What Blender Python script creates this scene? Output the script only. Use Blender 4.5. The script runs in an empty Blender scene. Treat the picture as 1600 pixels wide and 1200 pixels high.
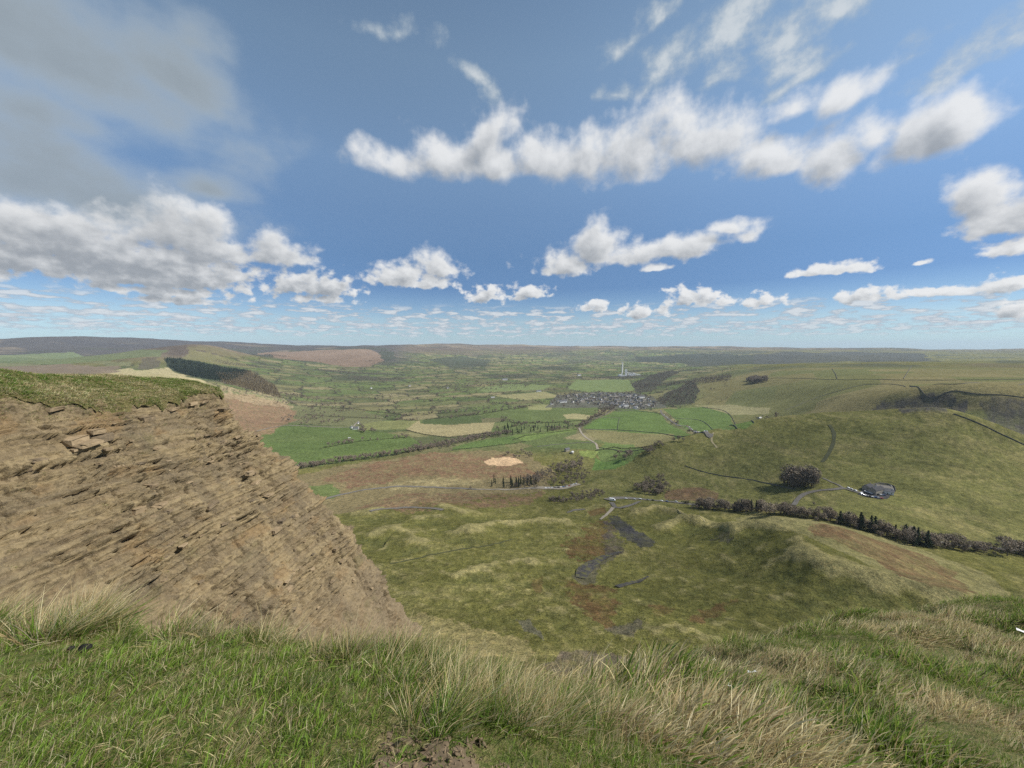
import bpy, bmesh, math, random
import numpy as np
from mathutils import Vector, Matrix

random.seed(7)
rng = np.random.default_rng(7)
scene = bpy.context.scene
col = scene.collection

# ------------------------------------------------------------------ camera
FPX = 600.0                       # focal length in pixels of a 1600 wide frame (13.5 mm equivalent)
PITCH = math.radians(5.71)
cam_data = bpy.data.cameras.new('camera')
cam_data.sensor_width = 36.0
cam_data.lens = 36.0 * FPX / 1600.0
cam_data.clip_start = 0.05
cam_data.clip_end = 60000.0
cam = bpy.data.objects.new('camera', cam_data)
col.objects.link(cam)
cam.location = (0, 0, 0)
cam.rotation_euler = (math.pi / 2 - PITCH, 0, 0)
scene.camera = cam

# ------------------------------------------------------------------ exposure and colour
scene.view_settings.view_transform = 'Standard'
scene.view_settings.look = 'None'
scene.view_settings.exposure = 0.30
scene.view_settings.gamma = 1.0
scene.view_settings.use_curve_mapping = False
scene.render.engine = 'CYCLES'
scene.cycles.max_bounces = 6
scene.cycles.diffuse_bounces = 2
scene.cycles.volume_bounces = 0
scene.cycles.use_denoising = False
scene.cycles.transparent_max_bounces = 8
scene.cycles.caustics_reflective = False
scene.cycles.caustics_refractive = False

# ------------------------------------------------------------------ sun
SUN_AZ = math.radians(94.0)       # to the right of the view
SUN_EL = math.radians(44.0)
sun_dir = Vector((math.sin(SUN_AZ) * math.cos(SUN_EL), math.cos(SUN_AZ) * math.cos(SUN_EL), math.sin(SUN_EL)))
sun_data = bpy.data.lights.new('sun', 'SUN')
sun_data.energy = 5.0
sun_data.angle = math.radians(0.6)
sun_data.color = (1.0, 0.955, 0.88)
sun = bpy.data.objects.new('sun', sun_data)
col.objects.link(sun)
sun.rotation_euler = (-sun_dir).to_track_quat('-Z', 'Y').to_euler()
SKY_STRENGTH = 0.10
SKY_TINT = [(0.0, (0.21, 0.31, 0.46)), (0.10, (0.23, 0.33, 0.47)), (0.172, (0.33, 0.365, 0.42)), (0.26, (0.215, 0.265, 0.345)), (0.34, (0.28, 0.325, 0.375)), (0.46, (0.45, 0.465, 0.465)),
            (0.56, (0.63, 0.61, 0.555)), (0.78, (0.79, 0.72, 0.585)), (1.0, (0.70, 0.65, 0.54))]
HAZE_DENSITY = 2.6e-5
# ------------------------------------------------------------------ sky: Nishita daylight with broken fair-weather cloud
world = bpy.data.worlds.new('World')
scene.world = world
world.use_nodes = True
wt = bpy.data.node_groups.new('cloudy_sky', 'ShaderNodeTree')
wt.interface.new_socket('Sky', in_out='OUTPUT', socket_type='NodeSocketShader')
def wnode(tree, typ, **kw):
    nd = tree.nodes.new(typ)
    for k, v in kw.items(): setattr(nd, k, v)
    return nd
def wput(tree, sock, v):
    if hasattr(v, 'is_output'): tree.links.new(v, sock)
    else: sock.default_value = v
def wmath(tree, op, a, b=0.0, c=0.0, clamp=False):
    nd = wnode(tree, 'ShaderNodeMath', operation=op, use_clamp=clamp)
    for s, v in zip(nd.inputs, (a, b, c)): wput(tree, s, v)
    return nd.outputs[0]
def wrange(tree, v, a, b, c=0.0, d=1.0, smooth=True):
    nd = wnode(tree, 'ShaderNodeMapRange', interpolation_type='SMOOTHSTEP' if smooth else 'LINEAR')
    for s, x in zip(nd.inputs[:5], (v, a, b, c, d)): wput(tree, s, x)
    return nd.outputs[0]
def wmix(tree, f, a, b, blend='MIX'):
    nd = wnode(tree, 'ShaderNodeMix', data_type='RGBA', blend_type=blend)
    wput(tree, nd.inputs[0], f); wput(tree, nd.inputs[6], a); wput(tree, nd.inputs[7], b)
    return nd.outputs[2]
def wramp(tree, fac, stops):
    nd = wnode(tree, 'ShaderNodeValToRGB'); wput(tree, nd.inputs[0], fac)
    while len(nd.color_ramp.elements) < len(stops): nd.color_ramp.elements.new(0.5)
    for e, (p, c) in zip(nd.color_ramp.elements, stops): e.position = p; e.color = (*c, 1)
    return nd.outputs[0]
def bearing(px, py):
    """Azimuth and elevation in degrees of a surveyed cloud."""
    u, v = (px - 800) / FPX, (600 - py) / FPX
    y, z = math.cos(PITCH) + v * math.sin(PITCH), -math.sin(PITCH) + v * math.cos(PITCH)
    return math.degrees(math.atan2(u, y)), math.degrees(math.atan2(z, math.hypot(u, y)))
# each cloud as a few billows: centre, half width, half height, tilt, weight
CUMULUS = [
    (620, 250, 66, 26, 0, 1), (700, 245, 80, 34, 0, 1), (765, 205, 40, 42, 20, 1), (772, 250, 60, 30, 0, 1), (840, 250, 52, 30, 0, 1), (905, 238, 90, 46, 4, 1), (1000, 222, 110, 52, 4, 1), (1100, 215, 110, 46, 0, 1),
    (1185, 235, 62, 34, 0, 1), (1215, 252, 36, 22, 0, 1), (1240, 165, 60, 28, 4, .95), (1310, 148, 60, 28, 4, .95), (1320, 235, 60, 40, 6, 1), (1365, 205, 50, 40, 8, 1), (1430, 208, 95, 50, 8, 1), (1490, 190, 44, 36, 8, 1),
    (885, 408, 62, 22, 0, 1), (930, 385, 48, 34, 0, 1), (985, 396, 55, 20, 0, 1), (1070, 380, 78, 22, 4, 1), (1135, 352, 46, 16, -8, .9), (1170, 368, 26, 16, 0, .8), (1025, 416, 24, 8, 0, .9),
    (630, 430, 56, 19, 0, 1), (690, 413, 40, 22, 0, 1), (665, 440, 44, 12, 0, 1), (455, 444, 42, 16, 0, 1), (505, 446, 62, 20, 0, 1), (500, 464, 60, 10, 0, .9),
    (425, 388, 60, 28, 0, 1), (280, 355, 105, 38, 0, 1), (340, 385, 90, 30, 0, 1), (110, 372, 200, 36, 0, 1.15), (-40, 380, 170, 42, 0, 1.2), (215, 405, 200, 28, 0, 1.2), (240, 432, 170, 20, 0, 1.15), (260, 452, 110, 12, 0, 1), (270, 466, 80, 9, 0, .9),
    (760, 460, 32, 15, 0, 1), (825, 455, 34, 13, 0, 1), (1085, 462, 42, 17, 0, 1), (1190, 469, 38, 10, 0, 1), (1135, 470, 26, 8, 0, .8), (1305, 418, 62, 11, 0, .95), (1265, 426, 40, 7, 0, .9),
    (1345, 460, 50, 12, 0, .95), (1445, 456, 80, 9, 0, .95), (1545, 290, 72, 44, 0, 1), (1590, 330, 90, 36, 0, 1), (1575, 385, 52, 17, 8, .95), (1660, 280, 80, 60, 0, 1), (1570, 442, 36, 15, 0, 1), (1575, 478, 46, 18, 0, .9),
    (1440, 409, 24, 6, 8, .8), (930, 479, 30, 10, 0, .9), (1000, 486, 40, 11, 0, .9)]
VEIL = [(110, 70, 300, 115, -6, 1.15), (270, 110, 150, 66, -14, 1.1), (40, 150, 240, 60, 0, .9), (30, 250, 160, 90, 0, 1.2), (170, 305, 190, 56, -4, 1.15), (320, 285, 80, 30, 0, .8), (-60, 320, 160, 80, 0, .9), (300, 40, 160, 70, 0, .6),
        (985, 60, 44, 20, 20, .8), (1030, 25, 44, 22, 20, .8), (965, 143, 50, 16, -8, .75), (1120, 40, 100, 60, 8, .9), (1230, 40, 110, 50, 6, .95), (1310, 5, 80, 34, 8, .95), (1110, 120, 60, 26, 14, .75), (1230, 95, 60, 36, 8, .8),
        (1425, 78, 46, 26, 10, .75), (1495, 100, 66, 36, 14, .85), (1600, 50, 60, 40, 20, .7), (742, 112, 44, 18, -18, .55), (768, 140, 20, 34, 10, .5), (600, 40, 150, 30, 0, .3), (1060, 180, 60, 14, 20, .5), (1230, 130, 80, 20, 18, .6)]
def extent(row):
    px, py, hw, hh, rot, wgt = row
    az, el = bearing(px, py); az1, _ = bearing(px + hw, py); az0, _ = bearing(px - hw, py); _, e1 = bearing(px, py - hh); _, e0 = bearing(px, py + hh)
    return az, el, (az1 - az0) / 2 * 1.2, (e1 - e0) / 2 * 1.2
def billows(P, rows, n_amp, nz):
    """Union of the billows at P, its outline roughened by noise nz."""
    sep = wnode(wt, 'ShaderNodeSeparateXYZ'); wput(wt, sep.inputs[0], P)
    F = None
    for row in rows:
        az, el, hw, hh = extent(row); k = math.tan(math.radians(row[4])); wgt = row[5]
        if F is None: F = wmath(wt, 'MULTIPLY_ADD', nz, 0.0, -2.0)
        e = sep.outputs[1] if abs(k) < 0.06 else wmath(wt, 'MULTIPLY_ADD', sep.outputs[0], -k, sep.outputs[1])
        cz = wnode(wt, 'ShaderNodeCombineXYZ'); wput(wt, cz.inputs[0], sep.outputs[0]); wput(wt, cz.inputs[1], e); wput(wt, cz.inputs[2], F)   # F rides in z, scaled away: keeps one chain
        mp = wnode(wt, 'ShaderNodeVectorMath', operation='MULTIPLY_ADD'); wput(wt, mp.inputs[0], cz.outputs[0])
        e0 = el - 0.30 * hh - (k * az if abs(k) >= 0.06 else 0); hh *= 1.30      # high rounded tops over a flatter base
        mp.inputs[1].default_value = (1 / hw, 1 / hh, 1e-6); mp.inputs[2].default_value = (-az / hw, -e0 / hh, 0)
        fl = wnode(wt, 'ShaderNodeVectorMath', operation='MULTIPLY'); wput(wt, fl.inputs[0], mp.outputs[0]); fl.inputs[1].default_value = (1, -2.0, 1)
        mxv = wnode(wt, 'ShaderNodeVectorMath', operation='MAXIMUM'); wput(wt, mxv.inputs[0], mp.outputs[0]); wput(wt, mxv.inputs[1], fl.outputs[0])
        ln = wnode(wt, 'ShaderNodeVectorMath', operation='LENGTH'); wput(wt, ln.inputs[0], mxv.outputs[0])
        F = wmath(wt, 'SMOOTH_MAX', F, wmath(wt, 'SUBTRACT', wgt, ln.outputs['Value']), 0.18)
    return wmath(wt, 'MULTIPLY_ADD', wmath(wt, 'SUBTRACT', nz, 0.5), n_amp, F)
def wnoise(P, sx, sy, det, rough, seed=0.0):
    mp = wnode(wt, 'ShaderNodeVectorMath', operation='MULTIPLY_ADD'); wput(wt, mp.inputs[0], P); mp.inputs[1].default_value = (sx, sy, 0); mp.inputs[2].default_value = (seed, seed * 1.7, 0)
    nz = wnode(wt, 'ShaderNodeTexNoise', noise_dimensions='2D'); wput(wt, nz.inputs['Vector'], mp.outputs[0])
    nz.inputs['Scale'].default_value = 1; nz.inputs['Detail'].default_value = det; nz.inputs['Roughness'].default_value = rough
    return nz.outputs['Fac']
def rgb(r, g_, b_): return (0.81 * r / SKY_STRENGTH, 0.81 * g_ / SKY_STRENGTH, 0.81 * b_ / SKY_STRENGTH, 1)
tc = wnode(wt, 'ShaderNodeTexCoord').outputs['Generated']
sx = wnode(wt, 'ShaderNodeSeparateXYZ'); wput(wt, sx.inputs[0], tc)
azm = wmath(wt, 'MULTIPLY', wmath(wt, 'ARCTAN2', sx.outputs[0], sx.outputs[1]), 180 / math.pi)
elv = wmath(wt, 'MULTIPLY', wmath(wt, 'ARCSINE', sx.outputs[2]), 180 / math.pi)
cb = wnode(wt, 'ShaderNodeCombineXYZ'); wput(wt, cb.inputs[0], azm); wput(wt, cb.inputs[1], elv)
P0 = cb.outputs[0]
sky = wnode(wt, 'ShaderNodeTexSky', sky_type='NISHITA', sun_disc=False)
sky.sun_elevation = SUN_EL; sky.sun_rotation = SUN_AZ; sky.altitude = 500; sky.air_density = 1.0; sky.dust_density = 0.1; sky.ozone_density = 3.0
tint = wramp(wt, wrange(wt, elv, -5.0, 45.0, 0.0, 1.0, False), SKY_TINT)
blue = wmix(wt, 1.0, sky.outputs[0], tint, 'MULTIPLY')
sc2 = wnode(wt, 'ShaderNodeVectorMath', operation='SCALE'); wput(wt, sc2.inputs[0], blue); sc2.inputs['Scale'].default_value = 2.0
blue = sc2.outputs[0]
def background(colour):
    nd = wnode(wt, 'ShaderNodeBackground'); wput(wt, nd.inputs[0], colour); nd.inputs[1].default_value = SKY_STRENGTH
    return nd.outputs[0]
def either(fac, a, b_):
    nd = wnode(wt, 'ShaderNodeMixShader'); wput(wt, nd.inputs[0], fac); wput(wt, nd.inputs[1], a); wput(wt, nd.inputs[2], b_)
    return nd.outputs[0]
def sector(a0, a1, e0, e1):
    global wt, P0, azm, elv, blue
    outer = (wt, P0, azm, elv, blue)
    wt = bpy.data.node_groups.new('sky_sector', 'ShaderNodeTree')
    for nm, ty in (('P', 'Vector'), ('Azimuth', 'Float'), ('Elevation', 'Float'), ('Blue', 'Color')): wt.interface.new_socket(nm, in_out='INPUT', socket_type='NodeSocket' + ty)
    wt.interface.new_socket('Sky', in_out='OUTPUT', socket_type='NodeSocketShader')
    P0, azm, elv, blue = wt.nodes.new('NodeGroupInput').outputs[:4]
    res = sector_sky(a0, a1, e0, e1)
    wput(wt, wt.nodes.new('NodeGroupOutput').inputs[0], res)
    inner = wt
    wt, P0, azm, elv, blue = outer
    nd = wnode(wt, 'ShaderNodeGroup'); nd.node_tree = inner
    for sk, v in zip(nd.inputs, (P0, azm, elv, blue)): wput(wt, sk, v)
    return nd.outputs[0]
def sector_sky(a0, a1, e0, e1):
    """The sky of one sector: only the clouds that can reach into it are worked out there."""
    def reach(row, k):
        az, el, hw, hh = extent(row); s = abs(math.tan(math.radians(row[4]))) * hw
        return az + k * hw > a0 and az - k * hw < a1 and el + k * hh + s > e0 and el - k * hh - s - 3 < e1
    cu = [r for r in CUMULUS if reach(r, 2.3)]; ve = [r for r in VEIL if reach(r, 2.2)]
    low = e1 < 20
    c = blue
    if ve:
        V = billows(P0, ve, 2.0, wnoise(P0, 0.085, 0.125, 5, 0.56, 2.0)) if a1 <= -20 else billows(P0, ve, 3.0, wnoise(P0, 0.19, 0.25, 6, 0.60, 2.0))
        thick = rgb(0.33, 0.375, 0.40) if a1 <= -20 else rgb(0.68, 0.72, 0.74)      # the heavy cloud on the left, thin bright wisps elsewhere
        c = wmix(wt, wmath(wt, 'MULTIPLY', wrange(wt, V, -0.25, 1.0), 0.82), c, wmix(wt, wrange(wt, V, 0.1, 1.2), rgb(0.46, 0.53, 0.58), thick))
    if low:                                              # rows of small far cumulus low over the horizon
        for sx_, sy_, e_0, e_1, e_2, e_3, seed, am in ((0.34, 1.55, 1.3, 2.3, 4.6, 6.2, 3.1, .85), (0.5, 2.6, 0.9, 1.5, 2.8, 3.8, 11.7, .65)):
            f = wnoise(P0, sx_, sy_, 5, 0.58, seed)
            w = wmath(wt, 'MULTIPLY', wrange(wt, elv, e_0, e_1), wrange(wt, elv, e_2, e_3, am, 0.0))
            c = wmix(wt, wmath(wt, 'MULTIPLY', wrange(wt, f, 0.46, 0.58), w), c, wmix(wt, wrange(wt, f, 0.5, 0.67), rgb(0.40, 0.46, 0.54), rgb(0.72, 0.745, 0.77)))
    if cu:
        # a point a little nearer the sun, to see how much cloud lies in between
        off = wrange(wt, elv, 0.0, 25.0, 0.35, 2.4, False)
        cb2 = wnode(wt, 'ShaderNodeCombineXYZ'); wput(wt, cb2.inputs[0], wmath(wt, 'MULTIPLY_ADD', off, 0.7, azm)); wput(wt, cb2.inputs[1], wmath(wt, 'MULTIPLY_ADD', off, 0.9, elv))
        def shape(p):
            f1 = wnoise(p, 0.20, 0.22, 6, 0.54); f2 = wnoise(p, 0.58, 0.78, 5, 0.52, 5.0)
            m = wnode(wt, 'ShaderNodeMix', data_type='FLOAT'); wput(wt, m.inputs[0], wrange(wt, elv, 5.0, 16.0, 1.0, 0.0)); wput(wt, m.inputs[2], f1); wput(wt, m.inputs[3], f2)
            return billows(p, cu, 2.3 if low else 2.1, m.outputs[0])
        F1, F2 = shape(P0), shape(cb2.outputs[0])
        a_c = wrange(wt, F1, wrange(wt, elv, 8, 22, 0.0, -0.15), wrange(wt, elv, 6, 22, 0.46, 0.75))
        lit = wrange(wt, F2, -0.5, 1.3, 1.0, 0.0) if a1 <= -20 else wrange(wt, F2, -0.25, 1.45, 1.0, 0.0)
        c = wmix(wt, wmath(wt, 'MULTIPLY', a_c, wrange(wt, elv, 8, 24, 0.96, 0.90)), c, wmix(wt, lit, rgb(0.33, 0.355, 0.385), rgb(0.86, 0.865, 0.865)))
    return background(c)
def less(v, x): return wmath(wt, 'LESS_THAN', v, x)
cols = []
ESPLIT = 16.0
for a0, a1 in ((-75, -22), (-22, 4), (4, 28), (28, 75)):
    cols.append(either(less(elv, ESPLIT), sector(a0, a1, ESPLIT, 46), sector(a0, a1, -1, ESPLIT)))
front = either(less(azm, -22), either(less(azm, 4), either(less(azm, 28), cols[3], cols[2]), cols[1]), cols[0])
# the rest of the sky, behind and overhead: the same broken cloud
dv = wnode(wt, 'ShaderNodeVectorMath', operation='DIVIDE'); wput(wt, dv.inputs[0], tc)
cz3 = wnode(wt, 'ShaderNodeCombineXYZ')
for s in cz3.inputs: wput(wt, s, wmath(wt, 'ADD', sx.outputs[2], 0.12))
wput(wt, dv.inputs[1], cz3.outputs[0])
gen = wnoise(dv.outputs[0], 0.9, 0.9, 5, 0.55, 4.0)
around = background(wmix(wt, wrange(wt, gen, 0.50, 0.66, 0.0, 0.9), blue, wmix(wt, wrange(wt, gen, 0.52, 0.75), rgb(0.72, 0.74, 0.76), rgb(0.38, 0.40, 0.43))))
in_front = wmath(wt, 'MULTIPLY', wmath(wt, 'LESS_THAN', wmath(wt, 'ABSOLUTE', azm), 68.0), less(elv, 46.0))
below = wnode(wt, 'ShaderNodeBackground'); below.inputs[0].default_value = (0.10, 0.11, 0.09, 1); below.inputs[1].default_value = 1.0
allsky = either(less(elv, -3.0), either(in_front, around, front), below.outputs[0])
wput(wt, wt.nodes.new('NodeGroupOutput').inputs[0], allsky)
for nd in list(world.node_tree.nodes): world.node_tree.nodes.remove(nd)
gsky = world.node_tree.nodes.new('ShaderNodeGroup'); gsky.node_tree = wt
wo = world.node_tree.nodes.new('ShaderNodeOutputWorld'); world.node_tree.links.new(gsky.outputs[0], wo.inputs[0])
world.cycles.sampling_method = 'MANUAL'; world.cycles.sample_map_resolution = 512
# ------------------------------------------------------------------ helpers: surveying
CP, SP = math.cos(PITCH), math.sin(PITCH)
def ray(px, py):
    u = (np.asarray(px, float) - 800.0) / FPX
    v = (600.0 - np.asarray(py, float)) / FPX
    return np.stack([u + 0 * v, CP + v * SP + 0 * u, -SP + v * CP + 0 * u], -1)
def pt(px, py, Y):
    d = ray(px, py)
    return d * (np.asarray(Y, float) / d[..., 1])[..., None]

def _hash(ix, iy, seed):
    h = (ix.astype(np.int64) * 374761393 + iy.astype(np.int64) * 668265263 + seed * 974634777) & 0x7fffffff
    h = (h ^ (h >> 13)) * 1274126177 & 0x7fffffff
    h = h ^ (h >> 16)
    return (h & 0xffffff) / float(0xffffff)
def vnoise(x, y, seed=0):
    x = np.asarray(x, float); y = np.asarray(y, float)
    ix = np.floor(x); iy = np.floor(y)
    fx = x - ix; fy = y - iy
    fx = fx * fx * fx * (fx * (fx * 6 - 15) + 10); fy = fy * fy * fy * (fy * (fy * 6 - 15) + 10)
    ix = ix.astype(np.int64); iy = iy.astype(np.int64)
    a = _hash(ix, iy, seed); b = _hash(ix + 1, iy, seed); c = _hash(ix, iy + 1, seed); d = _hash(ix + 1, iy + 1, seed)
    return (a + (b - a) * fx) * (1 - fy) + (c + (d - c) * fx) * fy        # 0..1
def fbm(x, y, octaves=4, seed=0, gain=0.5):
    s = 0; a = 1.0; t = 0
    for o in range(octaves):
        c, sn = math.cos(o * 1.1), math.sin(o * 1.1)
        s = s + a * (vnoise((c * x - sn * y) * 2 ** o + 17.3 * o, (sn * x + c * y) * 2 ** o - 9.1 * o, seed + o) - 0.5)
        t += a; a *= gain
    return s / t * 2                                                     # about -1..1
def ridged(x, y, octaves=3, seed=0):
    s = 0; a = 1.0; t = 0
    for o in range(octaves):
        s = s + a * (1 - np.abs(2 * vnoise(x * 2 ** o + 5.7 * o, y * 2 ** o + 3.3 * o, seed + o) - 1)); t += a; a *= 0.5
    return s / t
def sstep(a, b, x):
    t = np.clip((x - a) / (b - a), 0, 1)
    return t * t * (3 - 2 * t)

class Relief:
    """A height field over the ground plan, fitted to surveyed points and looked up by bearing and log distance."""
    def __init__(self, pts, r0, r1, th0, th1, nth, nr, kth=0.8, beta=1.4, smooth=0.0):
        P = np.array(pts, float)
        r = np.hypot(P[:, 0], P[:, 1]); th = np.arctan2(P[:, 0], P[:, 1])
        A = np.stack([th * kth, np.log(r)], -1)
        t = P[:, 2] / r
        D = np.linalg.norm(A[:, None] - A[None], axis=-1) ** beta
        n = len(t)
        M = np.zeros((n + 1, n + 1)); M[:n, :n] = D + smooth * np.eye(n); M[:n, n] = 1; M[n, :n] = 1
        w = np.linalg.lstsq(M, np.append(t, 0), rcond=None)[0]
        self.th0, self.th1, self.l0, self.l1 = th0, th1, math.log(r0), math.log(r1)
        self.nth, self.nr = nth, nr
        TH, LR = np.meshgrid(np.linspace(th0, th1, nth), np.linspace(self.l0, self.l1, nr), indexing='ij')
        Q = np.stack([TH.ravel() * kth, LR.ravel()], -1)
        out = np.empty(len(Q))
        for i in range(0, len(Q), 20000):
            q = Q[i:i + 20000]
            out[i:i + 20000] = np.linalg.norm(q[:, None] - A[None], axis=-1) ** beta @ w[:n] + w[n]
        self.g = out.reshape(nth, nr)
    def __call__(self, x, y):
        r = np.hypot(x, y); th = np.arctan2(x, y)
        a = np.clip((th - self.th0) / (self.th1 - self.th0), 0, 1) * (self.nth - 1.001)
        b = np.clip((np.log(np.maximum(r, 1e-3)) - self.l0) / (self.l1 - self.l0), 0, 1) * (self.nr - 1.001)
        i = a.astype(int); j = b.astype(int); fa = a - i; fb = b - j
        g = self.g
        t = (g[i, j] * (1 - fa) + g[i + 1, j] * fa) * (1 - fb) + (g[i, j + 1] * (1 - fa) + g[i + 1, j + 1] * fa) * fb
        return t * r

# ------------------------------------------------------------------ helpers: meshes, things, materials
def setp(o, label=None, cat=None, group=None, kind=None):
    if label: o['label'] = label
    if cat: o['category'] = cat
    if group: o['group'] = group
    if kind: o['kind'] = kind
    return o
def link(o, parent=None):
    col.objects.link(o)
    if parent is not None: o.parent = parent
    return o
def empty(name, loc=(0, 0, 0), rz=0.0):
    o = bpy.data.objects.new(name, None); o.location = loc; o.rotation_euler = (0, 0, rz); o.empty_display_size = 0.2
    return link(o)
def fast_mesh(name, V, F, smooth=False):
    """V (n,3), F (m,k) all faces with k corners."""
    V = np.ascontiguousarray(V, np.float32); F = np.ascontiguousarray(F, np.int32)
    me = bpy.data.meshes.new(name)
    m, k = F.shape
    me.vertices.add(len(V)); me.vertices.foreach_set('co', V.ravel())
    me.loops.add(m * k); me.loops.foreach_set('vertex_index', F.ravel())
    me.polygons.add(m)
    me.polygons.foreach_set('loop_start', np.arange(0, m * k, k, dtype=np.int32))
    me.polygons.foreach_set('loop_total', np.full(m, k, np.int32))
    if smooth: me.polygons.foreach_set('use_smooth', np.ones(m, bool))
    me.update(calc_edges=True)
    return me
def grid_faces(n, m):
    i, j = np.meshgrid(np.arange(n - 1), np.arange(m - 1), indexing='ij')
    a = (i * m + j).ravel()
    return np.stack([a, a + m, a + m + 1, a + 1], -1)
def color_attr(me, name, C):
    at = me.color_attributes.new(name, 'FLOAT_COLOR', 'POINT')
    C4 = np.ones((len(C), 4), np.float32); C4[:, :3] = C
    at.data.foreach_set('color', C4.ravel())
def float_attr(me, name, A):
    at = me.attributes.new(name, 'FLOAT', 'POINT'); at.data.foreach_set('value', np.ascontiguousarray(A, np.float32).ravel())
def obj(name, me, mat=None, parent=None):
    o = bpy.data.objects.new(name, me)
    if mat is not None and len(me.materials) == 0:
        for m_ in (mat if isinstance(mat, (list, tuple)) else [mat]): me.materials.append(m_)
    return link(o, parent)
class N:
    """Small wrapper for building node trees."""
    def __init__(self, tree): self.t = tree
    def n(self, typ, **kw):
        nd = self.t.nodes.new(typ)
        for k, v in kw.items(): setattr(nd, k, v)
        return nd
    def put(self, sock, v):
        if hasattr(v, 'is_output'): self.t.links.new(v, sock)
        elif v is not None: sock.default_value = v
    def math(self, op, a, b=None, c=None, clamp=False):
        nd = self.n('ShaderNodeMath', operation=op); nd.use_clamp = clamp
        for s, v in zip(nd.inputs, (a, b, c)): self.put(s, v)
        return nd.outputs[0]
    def vmath(self, op, a, b=None, c=None, out=0):
        nd = self.n('ShaderNodeVectorMath', operation=op)
        for s, v in zip(nd.inputs, (a, b, c)): self.put(s, v)
        return nd.outputs['Value'] if op in ('LENGTH', 'DOT_PRODUCT', 'DISTANCE') else nd.outputs[out]
    def mix(self, fac, a, b, blend='MIX'):
        nd = self.n('ShaderNodeMix', data_type='RGBA', blend_type=blend)
        self.put(nd.inputs[0], fac); self.put(nd.inputs[6], a); self.put(nd.inputs[7], b)
        return nd.outputs[2]
    def noise(self, vec, scale, detail=4.0, rough=0.5, dist=0.0, out='Fac'):
        nd = self.n('ShaderNodeTexNoise')
        self.put(nd.inputs['Vector'], vec); nd.inputs['Scale'].default_value = scale
        nd.inputs['Detail'].default_value = detail; nd.inputs['Roughness'].default_value = rough; nd.inputs['Distortion'].default_value = dist
        return nd.outputs[out]
    def ramp(self, fac, stops):
        nd = self.n('ShaderNodeValToRGB'); self.put(nd.inputs[0], fac)
        cr = nd.color_ramp
        while len(cr.elements) < len(stops): cr.elements.new(0.5)
        for e, (p, c) in zip(cr.elements, stops): e.position = p; e.color = (*c, 1) if len(c) == 3 else c
        return nd.outputs[0]
    def maprange(self, v, a, b, c=0.0, d=1.0, smooth=False):
        nd = self.n('ShaderNodeMapRange'); nd.interpolation_type = 'SMOOTHSTEP' if smooth else 'LINEAR'
        self.put(nd.inputs[0], v)
        for s, x in zip(nd.inputs[1:5], (a, b, c, d)): self.put(s, x)
        return nd.outputs[0]
def material(name):
    m = bpy.data.materials.new(name); m.use_nodes = True
    return m, N(m.node_tree), m.node_tree.nodes['Principled BSDF']
def plain(name, rgb, rough=0.9, var=0.25, scale=1.0, spec=0.2, metal=0.0):
    """A procedural material: a base colour broken up by noise and by a random shade per object."""
    m, n, b = material(name)
    geo = n.n('ShaderNodeTexCoord').outputs['Object']
    info = n.n('ShaderNodeObjectInfo').outputs['Random']
    k = n.noise(geo, scale, 5, 0.6)
    f = n.math('ADD', n.maprange(k, 0.25, 0.75, 1 - var, 1 + var), n.maprange(info, 0, 1, -var * 0.6, var * 0.6))
    c = n.vmath('SCALE', (*rgb,)); n.put(c.node.inputs['Scale'], f)
    n.put(b.inputs['Base Color'], c)
    b.inputs['Roughness'].default_value = rough; b.inputs['Specular IOR Level'].default_value = spec; b.inputs['Metallic'].default_value = metal
    return m
# ------------------------------------------------------------------ the lie of the land
SURVEY = []
def prof(px, pairs):
    for py, Y in pairs: SURVEY.append(pt(px, py, Y))
prof(-500, [(700, 120), (640, 400), (600, 900), (575, 1700), (562, 3200), (553, 4500), (540, 6000), (532, 7500), (545, 20000)])
prof(-100, [(1300, 60), (1000, 130), (760, 300), (660, 600), (610, 1000), (585, 1500), (566, 2900), (560, 3700), (550, 4600), (530, 6300), (540, 9000), (552, 20000)])
prof(60, [(1300, 60), (1050, 130), (800, 280), (680, 600), (618, 1050), (586, 1600), (571, 2500), (566, 3100), (559, 3900), (549, 4700), (529, 6400), (541, 9000), (552, 20000)])
prof(170, [(1300, 60), (1060, 130), (840, 270), (700, 600), (625, 1100), (588, 1650), (572, 2500), (567, 3100), (560, 3900), (549, 4900), (530.5, 6600), (541, 9000), (552, 20000)])
# the long ridge with its two tops
SURVEY += [pt(240, 584, 1750), pt(215, 572, 2500), pt(222, 559, 2650), pt(250, 557.5, 2800), pt(262, 562, 3100), pt(285, 549, 3500), pt(300, 539, 3800), pt(325, 539.5, 3900), pt(360, 547, 4050), pt(400, 556, 4300), pt(430, 557, 4700),
           pt(300, 592, 1750), pt(300, 575, 2700), pt(300, 560, 3350), pt(350, 605, 1800), pt(350, 588, 2500), pt(350, 570, 3200), pt(350, 558, 3700), pt(230, 556, 4700), pt(270, 552, 5000), pt(310, 554, 5400), pt(360, 556, 5600), pt(200, 560, 3900),
           pt(265, 533, 7500), pt(330, 535.5, 8000), pt(400, 538, 8500), pt(450, 541, 8500), pt(330, 545, 12000), pt(330, 552, 20000)]
prof(420, [(1300, 60), (1080, 130), (960, 200), (800, 520), (745, 780), (700, 1090), (680, 1270), (662, 1450), (650, 1580), (630, 1800), (612, 2150), (596, 2600), (580, 3200), (566, 4000), (556, 5000), (546, 6800)])
prof(480, [(1250, 60), (1060, 130), (930, 230), (800, 520), (750, 760), (725, 910), (700, 1080), (680, 1260), (660, 1480), (640, 1780), (622, 2150), (605, 2600), (590, 3150), (575, 4000), (562, 5000), (548, 6300), (541, 8000), (549, 12000), (553, 20000)])
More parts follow.
